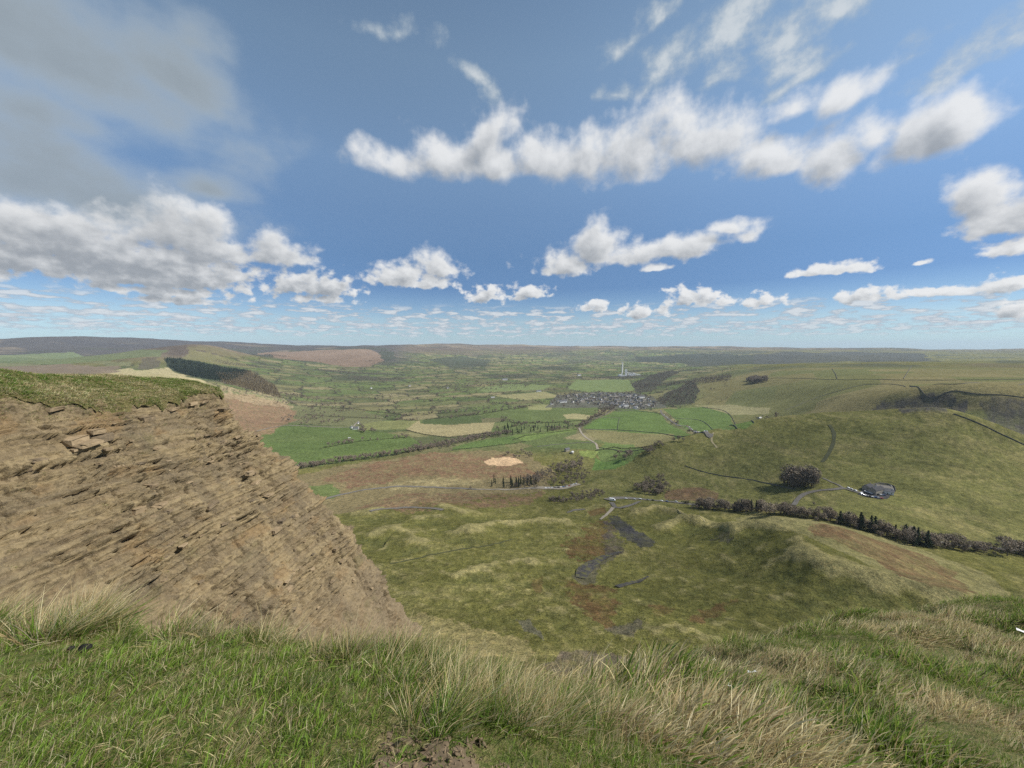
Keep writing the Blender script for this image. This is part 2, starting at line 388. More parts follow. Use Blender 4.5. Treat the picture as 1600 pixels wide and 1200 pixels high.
prof(580, [(1200, 60), (1040, 130), (930, 230), (850, 375), (800, 535), (760, 715), (735, 850), (712, 1000), (700, 1085), (685, 1230), (665, 1440), (645, 1750), (625, 2200), (605, 2850), (590, 3500), (575, 4500), (560, 5600), (545, 6800), (539.5, 8200), (546, 11000), (552, 20000)])
prof(690, [(1200, 60), (1030, 140), (960, 200), (880, 310), (830, 425), (795, 545), (765, 690), (740, 820), (715, 980), (690, 1180), (668, 1420), (645, 1760), (622, 2280), (604, 2900), (588, 3700), (572, 5000), (558, 6800), (548, 8500), (538.5, 11000), (545, 14000), (552, 22000)])
prof(800, [(1200, 65), (1000, 165), (950, 212), (890, 300), (830, 430), (800, 545), (765, 700), (748, 785), (718, 960), (690, 1190), (668, 1420), (642, 1820), (622, 2300), (602, 3050), (586, 4100), (572, 5300), (558, 7800), (548, 10000), (539.5, 12500), (546, 16000), (553, 23000)])
prof(900, [(1200, 65), (1010, 160), (950, 215), (905, 280), (850, 385), (820, 465), (792, 560), (775, 650), (752, 745), (728, 890), (705, 1050), (690, 1190), (668, 1420), (645, 1800), (625, 2260), (604, 3000), (588, 4000), (572, 5500), (558, 8000), (548, 10000), (541, 12500), (548, 16000), (554, 23000)])
prof(1000, [(1250, 60), (1040, 145), (950, 220), (905, 285), (850, 385), (820, 470), (794, 560), (781, 625), (767, 680), (745, 760), (725, 830), (709, 880)])
prof(1000, [(700, 1100), (690, 1180), (672, 1370), (650, 1680), (630, 2130), (610, 2750), (592, 3600), (576, 5000), (562, 7200), (550, 9500), (542, 12500), (549, 16000), (554, 23000)])
SURVEY += [pt(947, 735, 835), pt(905, 753, 740), pt(947, 722, 950), pt(1052, 691, 900), pt(1073, 684, 910), pt(1110, 676, 925), pt(1149, 668, 930), pt(1183, 659, 925), pt(1220, 651, 915), pt(1259, 650, 880), pt(1311, 649, 850), pt(1364, 645, 820), pt(1403, 642, 795), pt(1429, 638, 780), pt(1469, 636, 755), pt(1490, 643, 735), pt(1547, 666, 690), pt(1600, 693, 650)]
prof(1130, [(1250, 60), (1010, 160), (950, 225), (900, 300), (850, 385), (822, 450), (800, 520), (788, 570), (772, 625), (745, 700), (715, 780), (690, 860)])
prof(1130, [(673, 1360), (655, 1600), (642, 1800), (630, 2000), (617, 2150), (600, 2500), (589, 3000), (578, 3700), (570, 5500), (560, 7200), (550, 9200), (543, 12000), (550, 16000), (554, 23000)])
prof(1220, [(990, 190), (940, 235), (890, 300), (850, 370), (822, 425), (800, 475), (788, 535), (760, 610), (725, 690), (690, 780), (665, 860)])
prof(1220, [(655, 1450), (640, 1600), (625, 1780), (605, 1950), (590, 2250), (577, 2700), (569, 3300), (566, 5000), (556, 7500), (544, 11500), (550, 16000), (554, 23000)])
prof(1310, [(985, 200), (930, 255), (880, 320), (848, 355), (826, 425), (808, 455), (790, 510), (765, 565), (735, 635), (700, 710), (670, 785), (655, 825)])
prof(1310, [(650, 1080), (635, 1200), (618, 1380), (600, 1650), (585, 2000), (575, 2500), (570, 3200), (566, 5000), (554, 8000), (544, 11500), (551, 16000), (554, 23000)])
prof(1400, [(980, 210), (940, 250), (905, 300), (875, 345), (850, 400), (832, 430), (800, 485), (770, 545), (735, 620), (700, 680), (665, 745), (648, 785)])
prof(1400, [(645, 960), (640, 980), (616, 1020), (606, 1150), (592, 1500), (582, 1900), (574, 2500), (570, 3200), (566, 5000), (553, 8000), (545, 11500), (551, 16000), (554, 23000)])
prof(1480, [(990, 210), (950, 255), (925, 290), (890, 335), (860, 390), (840, 425), (800, 485), (760, 550), (720, 620), (680, 680), (650, 730)])
prof(1480, [(645, 880), (638, 905), (614, 930), (605, 1080), (590, 1450), (580, 1900), (573, 2500), (569, 3200), (566, 5000), (554, 8000), (545.5, 11500), (551, 16000), (554, 23000)])
prof(1560, [(1000, 210), (960, 255), (930, 300), (890, 345), (866, 385), (840, 430), (800, 485), (750, 565), (710, 625), (685, 665)])
prof(1560, [(672, 780), (650, 820), (622, 850), (605, 1050), (590, 1400), (580, 1850), (573, 2400), (569, 3200), (566, 5000), (554, 8000), (546, 11500), (551, 16000), (554, 23000)])
prof(1680, [(1000, 220), (960, 270), (900, 345), (870, 390), (840, 440), (800, 490), (750, 560), (720, 610), (705, 640)])
prof(1680, [(695, 730), (670, 760), (630, 790), (608, 1000), (590, 1400), (580, 1850), (573, 2400), (569, 3200), (566, 5000), (554, 8000), (547, 11500), (551, 16000), (554, 23000)])
prof(2100, [(1100, 150), (960, 260), (870, 390), (800, 490), (740, 560), (700, 650), (640, 760), (605, 1000), (585, 1500), (573, 2400), (566, 4500), (548, 11000), (554, 23000)])
prof(3000, [(1100, 150), (960, 260), (800, 490), (700, 650), (605, 1000), (573, 2400), (548, 11000), (554, 23000)])

LAND = Relief(SURVEY, 30.0, 30000.0, math.radians(-80), math.radians(80), 420, 620)
def _bumps(x, y, near, mid, far_):
    """Fine relief on top of the surveyed land."""
    r = np.hypot(x, y)
    slip = sstep(110, 190, r) * (1 - sstep(620, 900, r))                      # slumped, hummocky ground
    slip = slip * (1 - 0.75 * sstep(0.62, 0.75, np.arctan2(x, y)) * sstep(300, 420, r))
    hill = sstep(600, 760, r) * (1 - sstep(1000, 1400, r))
    far = sstep(2500, 6000, r)
    if near: wx = x + 14 * fbm(x / 55, y / 55, 2, 31)
    if near: wy = y + 14 * fbm(x / 55, y / 55, 2, 41)
    h = 0.0 * r
    if near: h = h + slip * (3.6 * (ridged(wx / 95, wy / 80, 3, 3) - 0.62) + 1.0 * (ridged(wx / 30 + 4, wy / 34, 2, 8) - 0.6) + 0.9 * fbm(x / 9, y / 9, 3, 5))
    if near: h = h + hill * (4.0 * fbm(x / 70, y / 70, 4, 12) + 0.8 * fbm(x / 16, y / 16, 3, 13))
    if mid: h = h + (sstep(800, 1300, r)) * 2.0 * fbm(x / 160, y / 160, 3, 21)
    if far_: h = h + far * (26 * fbm(x / 900, y / 900, 4, 51) + 20 * (ridged(x / 620, y / 620, 3, 61) - 0.6)) + sstep(4300, 7000, r) * (60 * fbm(x / 1900, y / 1500, 4, 55) + 45 * (ridged(x / 1500, y / 1100, 3, 65) - 0.62))
    if near: h = h + 0.25 * fbm(x / 3.5, y / 3.5, 2, 71) * (1 - sstep(300, 600, r))
    return h
def bumps(x, y):
    """Fine relief, worked out zone by zone: each kind only where it occurs."""
    x = np.asarray(x, float); y = np.asarray(y, float); r = np.hypot(x, y); out = np.zeros(r.shape)
    for lo, hi, a, b_, c_ in ((0, 800, True, False, False), (800, 1400, True, True, False), (1400, 2500, False, True, False), (2500, 1e9, False, True, True)):
        m = (r >= lo) & (r < hi)
        if np.any(m): out[m] = _bumps(x[m], y[m], a, b_, c_)
    return out
RIDGES = []
def banks(x, y):
    """Slumped ridges and banks that stand out of the landslip, steeper on one side."""
    h = np.zeros(np.shape(x))
    for P_, hh, wl, wr in RIDGES:
        m = 3.2 * max(wl, wr)
        sel = (x > P_[:, 0].min() - m) & (x < P_[:, 0].max() + m) & (y > P_[:, 1].min() - m) & (y < P_[:, 1].max() + m)
        if not np.any(sel): continue
        xs, ys = x[sel], y[sel]
        xs = xs + 5 * fbm(xs / 22, ys / 22, 3, 1001); ys = ys + 5 * fbm(xs / 22 + 9, ys / 22, 3, 1003)
        best = np.full(xs.shape, 1e9); side = np.zeros(xs.shape); along = np.zeros(xs.shape)
        nseg = len(P_) - 1
        for i in range(nseg):
            a, b_ = P_[i], P_[i + 1]; d = b_ - a; L2 = d @ d
            t = np.clip(((xs - a[0]) * d[0] + (ys - a[1]) * d[1]) / L2, 0, 1)
            dx, dy = xs - a[0] - t * d[0], ys - a[1] - t * d[1]
            q = dx * dx + dy * dy; s_ = d[0] * dy - d[1] * dx
            nb = q < best
            best = np.where(nb, q, best); side = np.where(nb, s_, side); along = np.where(nb, (i + t) / nseg, along)
        dist = np.sqrt(best); w = np.where(side > 0, wl, wr)
        h[sel] += hh * np.exp(-(dist / w) ** 1.5) * sstep(0, 0.15, along + 0.02) * (1 - 0.8 * sstep(0.85, 1.0, along))
    return h
def H(x, y):
    x = np.asarray(x, float); y = np.asarray(y, float)
    return LAND(x, y) + bumps(x, y) + banks(x, y)
_steps = np.exp(np.linspace(math.log(100), math.log(26000), 380))
def at(px, py, first=None):
    """Where the sight line through a surveyed direction meets the land, as (x, y)."""
    d = ray(px, py); hz = math.hypot(d[0], d[1])
    s = _steps / hz
    if first: s = s[_steps > first]
    g = d[2] * s - H(d[0] * s, d[1] * s)
    k = int(np.argmax(g < 0))
    if g[k] >= 0: k = len(s) - 1
    t = s[k]
    if k > 0 and g[k] < 0:                                   # close in on the crossing
        u = np.linspace(s[k - 1], s[k], 14); gu = d[2] * u - H(d[0] * u, d[1] * u)
        q = max(1, int(np.argmax(gu < 0))); f = gu[q - 1] / (gu[q - 1] - gu[q]) if gu[q - 1] != gu[q] else 0.5
        t = u[q - 1] + (u[q] - u[q - 1]) * min(max(f, 0.0), 1.0)
    return np.array([d[0] * t, d[1] * t])
for pl, hh, wl, wr in (
    ([(1120, 803), (1190, 820), (1238, 837), (1267, 868), (1311, 890), (1398, 913), (1469, 931), (1580, 958), (1680, 985)], 24, 95, 32),
    ([(1020, 824), (1062, 808), (1115, 815), (1160, 830)], 8, 13, 20), ([(985, 797), (1023, 789), (1060, 797), (1110, 818)], 6, 9, 13),
    ([(550, 803), (600, 788), (652, 778), (702, 792), (740, 805)], 7, 22, 34), ([(580, 838), (610, 822), (640, 832), (668, 852)], 6, 20, 26), ([(630, 808), (680, 803), (728, 818), (755, 838)], 4, 18, 26), ([(700, 840), (770, 815), (850, 808), (905, 812)], 5, 14, 20),
    ([(690, 900), (780, 880), (850, 870)], 3, 12, 14)):
    base_pl = [at(a, b_ + 0.85 * hh * FPX / at(a, b_)[1]) for a, b_ in pl]            # the foot below the crest that is seen
    RIDGES.append((np.array(base_pl), hh, wl, wr))
# one sheet of ground, finest near by
th_a = np.radians(np.concatenate([np.linspace(-100, -57, 60, endpoint=False), np.linspace(-57, 57, 1180), np.linspace(57, 100, 61)[1:]]))
ln_r = np.linspace(math.log(60), math.log(28000), 640)
TH, LR = np.meshgrid(th_a, ln_r, indexing='ij')
GX = np.exp(LR) * np.sin(TH); GY = np.exp(LR) * np.cos(TH)
GZ = H(GX, GY)
# keep the sheet below the built cliff
# ------------------------------------------------------------------ what grows where: ground cover colours
def inside(P, x, y):
    P = np.asarray(P); res = np.zeros(x.shape, bool)
    j = len(P) - 1
    for i in range(len(P)):
        xi, yi = P[i]; xj, yj = P[j]
        if yi != yj:
            c = ((yi > y) != (yj > y)) & (x < (xj - xi) * (y - yi) / (yj - yi) + xi)
            res ^= c
        j = i
    return res
def region(px_list, first=None):
    return np.array([at(a, b, first) for a, b in px_list])
gx, gy, gz = GX.ravel(), GY.ravel(), GZ.ravel()
gr = np.hypot(gx, gy); gth = np.arctan2(gx, gy)
def mixc(C, m, c):
    m = np.asarray(m)[..., None]
    return C * (1 - m) + np.asarray(c) * m
n1 = fbm(gx / 60, gy / 60, 5, 601, 0.6); n2 = fbm(gx / 14, gy / 14, 4, 611, 0.6); n3 = fbm(gx / 300, gy / 300, 4, 621); n4 = fbm(gx / 4, gy / 4, 3, 631, 0.6)
# hill pasture: green with straw and dark rushes
C = np.array([0.094, 0.092, 0.027]) * np.ones((len(gx), 1))
C = mixc(C, 0.60 * sstep(-0.15, 0.65, n1 * .4 + n2 * .6 + n4 * 0.5), (0.20, 0.175, 0.070))
C = mixc(C, 0.6 * sstep(0.1, 0.6, -n1 * .4 + n2 * .8 + 0.3 * n4), (0.052, 0.057, 0.018))
# crests are drier and paler than hollows
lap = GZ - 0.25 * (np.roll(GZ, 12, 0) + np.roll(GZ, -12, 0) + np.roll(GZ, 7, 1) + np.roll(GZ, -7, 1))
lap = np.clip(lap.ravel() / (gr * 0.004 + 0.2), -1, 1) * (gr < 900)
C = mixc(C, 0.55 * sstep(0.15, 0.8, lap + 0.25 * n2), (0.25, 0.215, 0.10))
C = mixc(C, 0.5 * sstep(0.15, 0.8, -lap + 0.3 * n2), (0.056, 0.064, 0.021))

# enclosed valley fields, each with its own crop and hue
def cells(x, y, size, seed, ang=0.5, asp=1.8):
    c, s = math.cos(ang), math.sin(ang)
    u = (c * x + s * y) / size / asp; v = (-s * x + c * y) / size
    iu, iv = np.floor(u).astype(int), np.floor(v).astype(int)
    d1 = np.full(x.shape, 9.0); d2 = np.full(x.shape, 9.0); idh = np.zeros(x.shape)
    for a in (-1, 0, 1):
        for b_ in (-1, 0, 1):
            ju, jv = iu + a, iv + b_
            fx_ = ju + 0.15 + 0.7 * _hash(ju, jv, seed); fy_ = jv + 0.15 + 0.7 * _hash(ju, jv, seed + 1)
            d = np.maximum(np.abs(u - fx_), np.abs(v - fy_)) + 0.25 * np.hypot(u - fx_, v - fy_)
            h = _hash(ju, jv, seed + 2)
            near = d < d1
            d2 = np.where(near, d1, np.minimum(d2, d)); idh = np.where(near, h, idh); d1 = np.where(near, d, d1)
    return idh, (d2 - d1) * size
wxn = gx + 40 * fbm(gx / 400, gy / 400, 2, 641); wyn = gy + 40 * fbm(gx / 400, gy / 400, 2, 651)
fid, fed = cells(wxn, wyn, 105, 661)
pal = np.array([[0.088, 0.112, 0.042], [0.105, 0.115, 0.050], [0.140, 0.132, 0.062], [0.070, 0.090, 0.036], [0.17, 0.150, 0.080], [0.095, 0.122, 0.044], [0.105, 0.100, 0.052], [0.078, 0.088, 0.040]])
FC = pal[np.clip((fid * 8).astype(int), 0, 7)] * (0.92 + 0.16 * vnoise(gx / 30, gy / 30, 671))[:, None]
FC = mixc(FC, 0.35 * sstep(0, .7, n1), (0.17, 0.16, 0.075))
hedge = (1 - sstep(2.5, 6.0 + gr * 0.0022, fed)) * sstep(1200, 1700, gr)
FC = mixc(FC, 0.9 * hedge, (0.036, 0.040, 0.026))
valley = sstep(950, 1150, gr) * (1 - sstep(0.50, 0.62, gth + 0.12 * n3)) * (1 - sstep(-165, -95, gz + 30 * n3))
C = C * (1 - valley[:, None]) + FC * valley[:, None]
# moors above the fields
moor = sstep(2200, 3000, gr) * sstep(-150, -70, gz + 40 * n3)
MC = mixc(np.array([0.150, 0.120, 0.082]) * np.ones((len(gx), 1)), sstep(-0.3, 0.5, fbm(gx / 600, gy / 450, 4, 681)), (0.080, 0.064, 0.052))
MC = mixc(MC, 0.6 * sstep(0.25, 0.6, fbm(gx / 800 + 5, gy / 500, 4, 691)), (0.16, 0.145, 0.085))
C = C * (1 - moor[:, None]) + MC * moor[:, None]
# the dark moors beyond the long ridge
edale = sstep(4900, 5600, gr) * (1 - sstep(-0.32, -0.22, gth))
C = mixc(C, 0.9 * edale, (0.046, 0.045, 0.048))
C = mixc(C, 0.8 * edale * sstep(0.25, 0.5, fbm(gx / 900, gy / 500, 4, 741)), (0.13, 0.105, 0.075))
# woods on far slopes
farwood = sstep(0.12, 0.22, fbm(gx / 620, gy / 380, 5, 701, 0.55)) * sstep(2600, 3600, gr) * (1 - sstep(-60, 0, gz)) * 0.8
far_dark = sstep(5500, 8500, gr) * 0.35
C = mixc(C, far_dark * sstep(-0.2, 0.4, fbm(gx / 1100, gy / 700, 4, 721)), (0.060, 0.052, 0.045))
C = mixc(C, farwood * 0.85, (0.048, 0.054, 0.038))
# limestone upland on the right
plat = sstep(0.40, 0.5, gth) * sstep(900, 1050, gr) * (1 - sstep(3000, 4200, gr))
pid, ped = cells(gx, gy, 210, 711, 0.9, 1.5)
PC = np.array([[0.135, 0.122, 0.054], [0.118, 0.118, 0.048], [0.150, 0.132, 0.062], [0.108, 0.114, 0.046]])[np.clip((pid * 4).astype(int), 0, 3)]
PC = mixc(PC, 0.4 * sstep(0, .6, n1), (0.095, 0.098, 0.040))
C = C * (1 - plat[:, None]) + PC * plat[:, None]
# the smooth hill in the right middle distance
treak = sstep(0.13, 0.2, gth) * sstep(600, 680, gr + 60 * n3) * (1 - sstep(1150, 1250, gr)) * (gy > 400)
TC = mixc(np.array([0.108, 0.108, 0.036]) * np.ones((len(gx), 1)), 0.7 * sstep(-.1, .6, n1 * .6 + n2 * .5), (0.180, 0.158, 0.066))
TC = mixc(TC, 0.5 * sstep(0.25, 0.7, n2 - n1 * .5), (0.050, 0.058, 0.021))
n5 = fbm(gx / 45, gz / 1.6, 4, 731, .6)                                     # sheep walks along the contours
TC = mixc(TC, 0.45 * sstep(0.15, 0.5, n5), (0.185, 0.16, 0.07)); TC = mixc(TC, 0.45 * sstep(0.15, 0.5, -n5), (0.045, 0.050, 0.018))
C = C * (1 - treak[:, None]) + TC * treak[:, None]

def patch(px_list, c, amt=1.0, warp=0.012, soft=0.0, first=None, freq=1.0):
    global C
    P = region(px_list, first)
    c0 = P.mean(0); R = math.hypot(*c0)
    lo = P.min(0) - R * 0.05; hi = P.max(0) + R * 0.05
    m = np.where((gx > lo[0]) & (gx < hi[0]) & (gy > lo[1]) & (gy < hi[1]))[0]
    if not len(m): return P
    x, y = gx[m], gy[m]
    L = R * 0.05 / freq
    w = warp * R
    X = x + w * fbm(x / L, y / L, 4, 801, .6); Y = y + 1.6 * w * fbm(x / L + 31, y / L, 4, 811, .6)
    a = inside(P, X, Y).astype(float) * amt
    if soft: a = a * np.clip(1 - soft * 0.5 + soft * (n2[m] * 1.0 + n4[m] * .7), 0, 1)
    C[m] = mixc(C[m], a, c)
    return P
G_BRIGHT = (0.080, 0.122, 0.036); G_MID = (0.085, 0.110, 0.040); G_DARK = (0.062, 0.084, 0.033); STRAW = (0.27, 0.235, 0.115); OLIVE = (0.145, 0.150, 0.060)
FIELDS = [
    ([(380, 676), (447, 665), (553, 668), (572, 672), (640, 682), (662, 696), (675, 700), (600, 714), (520, 725), (455, 733), (430, 735), (400, 700)], (0.078, 0.112, 0.034)),
    ([(440, 733), (520, 712), (590, 703), (650, 696), (673, 699), (600, 714), (520, 725)], (0.094, 0.128, 0.038)),
    ([(563, 657), (655, 657), (634, 671), (568, 672)], OLIVE), ([(400, 640), (470, 633), (560, 640), (610, 655), (556, 665), (470, 662), (447, 660)], (0.115, 0.118, 0.058)),
    ([(634, 671), (655, 656), (657, 662), (773, 660), (767, 675), (702, 683), (662, 678)], (0.235, 0.20, 0.105)),
    ([(662, 656), (749, 649), (754, 660), (702, 664), (658, 662)], G_DARK), ([(739, 644), (820, 639), (820, 652), (762, 653)], G_MID),
    ([(707, 704), (707, 699), (762, 686), (820, 678), (845, 679), (820, 691), (754, 699)], G_BRIGHT),
    ([(800, 688), (820, 680), (902, 671), (900, 678), (879, 685), (931, 691), (934, 704), (839, 698)], G_MID), ([(800, 680), (845, 676), (900, 668), (902, 672), (860, 680), (820, 690)], (0.115, 0.16, 0.046)),
    ([(800, 639), (868, 631), (936, 633), (934, 644), (915, 657), (860, 660), (800, 660)], G_MID), ([(880, 648), (900, 646), (930, 650), (915, 656), (885, 655)], (0.24, 0.215, 0.11)), ([(825, 634), (868, 631), (860, 641), (825, 640)], (0.19, 0.19, 0.085)),
    ([(961, 642), (990, 640), (1031, 645), (1042, 660), (1065, 672), (1100, 676), (1010, 678), (912, 671), (935, 655)], G_BRIGHT), ([(910, 669), (936, 653), (968, 653), (965, 671)], (0.080, 0.128, 0.036)),
    ([(1036, 639), (1097, 636), (1139, 646), (1178, 661), (1165, 671), (1149, 669), (1052, 653)], G_BRIGHT), ([(1052, 653), (1149, 669), (1130, 672), (1075, 668)], (0.09, 0.135, 0.045)),
    ([(1086, 633), (1140, 632), (1204, 637), (1202, 646), (1141, 648), (1112, 639)], (0.20, 0.185, 0.095)),
    ([(913, 671), (957, 673), (1052, 678), (1060, 688), (1010, 699), (989, 695), (947, 691), (921, 681)], (0.155, 0.142, 0.064)), ([(947, 691), (990, 695), (1010, 702), (985, 722), (940, 722), (930, 705)], (0.10, 0.14, 0.045)),
    ([(905, 705), (935, 704), (930, 715), (908, 714)], (0.16, 0.20, 0.055)), ([(930, 715), (985, 722), (960, 733), (925, 735)], (0.085, 0.145, 0.038)),
    ([(887, 607), (900, 594), (981, 593), (994, 610), (931, 615)], (0.120, 0.155, 0.060)), ([(740, 606), (800, 600), (860, 602), (850, 609), (760, 613)], (0.13, 0.16, 0.065)), ([(770, 618), (850, 612), (880, 620), (820, 626)], (0.20, 0.185, 0.09)),
]
for P_, c_ in FIELDS: patch(P_, c_, 0.93, 0.0018, freq=1.5)
# bracken, bare earth, crag and marsh
BRK = (0.092, 0.058, 0.026)
patch([(440, 748), (520, 730), (600, 718), (680, 707), (760, 704), (830, 712), (868, 740), (850, 765), (760, 775), (700, 785), (600, 795), (500, 805), (455, 780)], (0.16, 0.128, 0.066), 0.9, .02)
patch([(480, 752), (560, 728), (680, 708), (800, 712), (850, 745), (760, 750), (640, 745), (560, 760)], (0.145, 0.085, 0.052), 1.0, .03, 0.9)
patch([(560, 792), (640, 768), (760, 772), (845, 768), (830, 790), (760, 792), (660, 800)], (0.14, 0.088, 0.053), 1.0, .03, 0.9)
patch([(600, 756), (680, 748), (760, 745), (750, 756), (680, 762), (610, 768)], (0.24, 0.20, 0.10), 1.0, .02, 1.0)
patch([(755, 722), (770, 716), (800, 714), (818, 722), (800, 727), (765, 726)], (0.42, 0.29, 0.17), 0.95, .012)
patch([(470, 762), (520, 756), (530, 775), (480, 790)], (0.085, 0.125, 0.038), 0.8, .02)
patch([(340, 612), (400, 618), (448, 630), (463, 640), (455, 660), (440, 668), (400, 680), (370, 680)], (0.185, 0.115, 0.070), 1.0, .022, 0.35)
patch([(340, 604), (400, 612), (450, 626), (445, 640), (400, 630), (350, 622)], (0.27, 0.21, 0.125), 0.9, .03, 0.8)
patch([(881, 853), (918, 827), (947, 812), (957, 829), (950, 850), (952, 866), (915, 876), (892, 871)], BRK, 1.0, .035, 0.7, freq=1.6)
patch([(878, 905), (900, 911), (957, 919), (962, 945), (957, 963), (967, 985), (947, 981), (915, 958), (889, 929)], BRK, 1.0, .035, 0.7, freq=1.6)
patch([(1012, 945), (1052, 948), (1053, 962), (1020, 964)], BRK, 0.9, .015, 0.7)
patch([(1070, 968), (1115, 945), (1150, 934), (1132, 957), (1090, 974)], BRK, 0.9, .015, 0.6)
patch([(915, 800), (945, 793), (948, 803), (920, 806)], BRK, 0.8, .008)
patch([(830, 905), (846, 900), (850, 925), (836, 928)], BRK, 0.7, .01, 0.6)
patch([(1140, 806), (1190, 806), (1300, 818), (1420, 850), (1560, 905), (1640, 960), (1560, 965), (1480, 945), (1410, 912), (1330, 868), (1240, 832)], (0.160, 0.145, 0.066), 0.85, .012, 0.3)
patch([(1262, 833), (1306, 822), (1390, 850), (1442, 868), (1495, 894), (1528, 936), (1469, 926), (1403, 907), (1364, 871), (1311, 847)], (0.105, 0.068, 0.036), 1.0, .02, 0.55)
patch([(1039, 780), (1044, 766), (1070, 761), (1097, 762), (1125, 771), (1115, 784)], (0.125, 0.078, 0.048), 0.95, .012, 0.3)
patch([(1110, 840), (1128, 833), (1148, 838), (1140, 845), (1120, 846)], (0.06, 0.055, 0.045), 0.8, .03, 0.4, freq=1.6)
patch([(950, 985), (975, 975), (1000, 968), (1003, 980), (985, 994), (960, 995)], (0.075, 0.068, 0.048), 0.9, .016, 0.4)
patch([(850, 1040), (880, 1020), (960, 1020), (1010, 1040), (980, 1070), (880, 1070)], (0.10, 0.08, 0.06), 0.9, .02, 0.6)
patch([(806, 968), (822, 965), (850, 990), (846, 1000), (820, 985)], (0.09, 0.085, 0.06), 0.8, .015)
patch([(590, 975), (665, 960), (760, 985), (830, 1000), (820, 1030), (700, 1030), (600, 1020)], (0.215, 0.180, 0.080), 0.85, .03, 0.4)
patch([(951, 808), (968, 805), (982, 817), (996, 830), (1022, 842), (1024, 850), (1003, 856), (985, 845), (971, 837), (960, 822)], (0.040, 0.040, 0.043), 1.0, .02, 0.35, freq=2.0)
patch([(946, 818), (956, 815), (964, 834), (974, 850), (970, 868), (956, 872), (947, 856)], (0.062, 0.052, 0.045), 1.0, .025, 0.6, freq=2.0)
patch([(896, 900), (904, 888), (918, 879), (947, 865), (970, 862), (952, 878), (938, 886), (930, 908), (914, 914), (899, 910)], (0.075, 0.068, 0.048), 0.9, .01, 0.2, freq=2.0)
CRAG = (0.066, 0.062, 0.055)
patch([(1364, 640), (1379, 628), (1442, 616), (1490, 614), (1511, 631), (1508, 644), (1469, 644), (1400, 648)], CRAG, 1.0, .012, 0.5)
patch([(1526, 633), (1547, 620), (1600, 625), (1680, 630), (1680, 690), (1600, 680), (1560, 664), (1534, 646)], CRAG, 1.0, .012, 0.5)
patch([(994, 558), (1062, 554), (1128, 552), (1240, 556), (1240, 567), (1141, 570), (1062, 568), (1000, 566)], (0.038, 0.042, 0.031), 0.9, .01)
patch([(1180, 553), (1300, 550), (1442, 552), (1482, 565), (1340, 564), (1180, 568)], (0.046, 0.047, 0.038), 0.9, .01)
patch([(620, 545), (700, 541), (800, 541), (900, 543), (900, 550), (780, 554), (650, 553)], (0.085, 0.066, 0.050), 0.7, .02, 0.5)
patch([(213, 577), (224, 561), (248, 558), (254, 573), (235, 577)], (0.085, 0.074, 0.055), 0.9, .008, 0.2)
patch([(160, 580), (200, 575), (215, 579), (262, 574), (290, 588), (322, 598), (290, 602), (200, 596)], (0.34, 0.29, 0.16), 0.9, .006, 0.3)
patch([(257, 560), (282, 561), (330, 570), (392, 580), (353, 598), (296, 588), (262, 572)], (0.030, 0.042, 0.026), 0.95, .004)
patch([(335, 584), (392, 580), (430, 604), (440, 622), (400, 612), (353, 600)], (0.125, 0.105, 0.060), 0.95, .006)
patch([(282, 561), (298, 545), (330, 553), (380, 566), (400, 575), (340, 570)], (0.150, 0.140, 0.062), 0.9, .006, 0.2)
patch([(293, 546), (300, 541), (330, 542), (370, 551), (380, 560), (330, 552)], (0.125, 0.110, 0.058), 0.9, .012)
patch([(400, 552), (480, 548), (570, 545), (590, 552), (600, 562), (580, 572), (540, 573), (490, 565), (430, 559)], (0.150, 0.105, 0.074), 0.95, .008)
patch([(590, 548), (615, 550), (620, 560), (602, 566)], (0.045, 0.05, 0.035), 0.95, .01)
patch([(670, 562), (720, 556), (770, 562), (760, 572), (700, 574)], (0.05, 0.058, 0.040), 0.85, .01)
patch([(-200, 568), (0, 567), (150, 566), (215, 566), (205, 572), (0, 573), (-200, 573)], (0.135, 0.140, 0.072), 0.85, .012)
patch([(-200, 573), (0, 573), (190, 572), (170, 584), (0, 583), (-200, 583)], (0.155, 0.118, 0.088), 0.85, .012)
patch([(-200, 560), (0, 555), (120, 551), (255, 549), (255, 556), (180, 562), (0, 567), (-200, 567)], (0.105, 0.135, 0.060), 0.75, .012)
patch([(985, 600), (1010, 590), (1050, 579), (1062, 582), (1035, 596), (1015, 612), (1000, 615)], (0.050, 0.050, 0.038), 0.9, .006)
patch([(1020, 632), (1040, 615), (1085, 595), (1093, 612), (1085, 630), (1060, 634)], (0.050, 0.055, 0.038), 0.9, .006)
patch([(850, 637), (870, 617), (930, 612), (990, 613), (1020, 620), (1040, 636), (1000, 640), (930, 637)], (0.085, 0.085, 0.07), 0.9, .006)
lum = C.mean(1, keepdims=True)
C = (C * 0.92 + lum * np.array([1.12, 1.06, 0.80]) * 0.08) * 1.17                      # winter-worn sward
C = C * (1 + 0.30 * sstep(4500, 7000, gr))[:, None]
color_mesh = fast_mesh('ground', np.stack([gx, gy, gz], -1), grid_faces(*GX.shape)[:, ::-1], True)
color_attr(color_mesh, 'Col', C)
mland, n, b = material('hill_ground')
ca = n.n('ShaderNodeVertexColor', layer_name='Col').outputs['Color']
pos = n.n('ShaderNodeNewGeometry').outputs['Position']
ka = n.noise(pos, 0.9, 6, 0.7); kb = n.noise(pos, 0.13, 6, 0.65); kc = n.noise(pos, 0.018, 5, 0.6)
f = n.math('MULTIPLY', n.maprange(ka, 0.3, 0.7, 0.45, 1.55), n.maprange(kb, 0.3, 0.7, 0.66, 1.34))
f = n.math('MULTIPLY', f, n.maprange(kc, 0.3, 0.7, 0.85, 1.15))
cc = n.vmath('SCALE', ca); n.put(cc.node.inputs['Scale'], f)
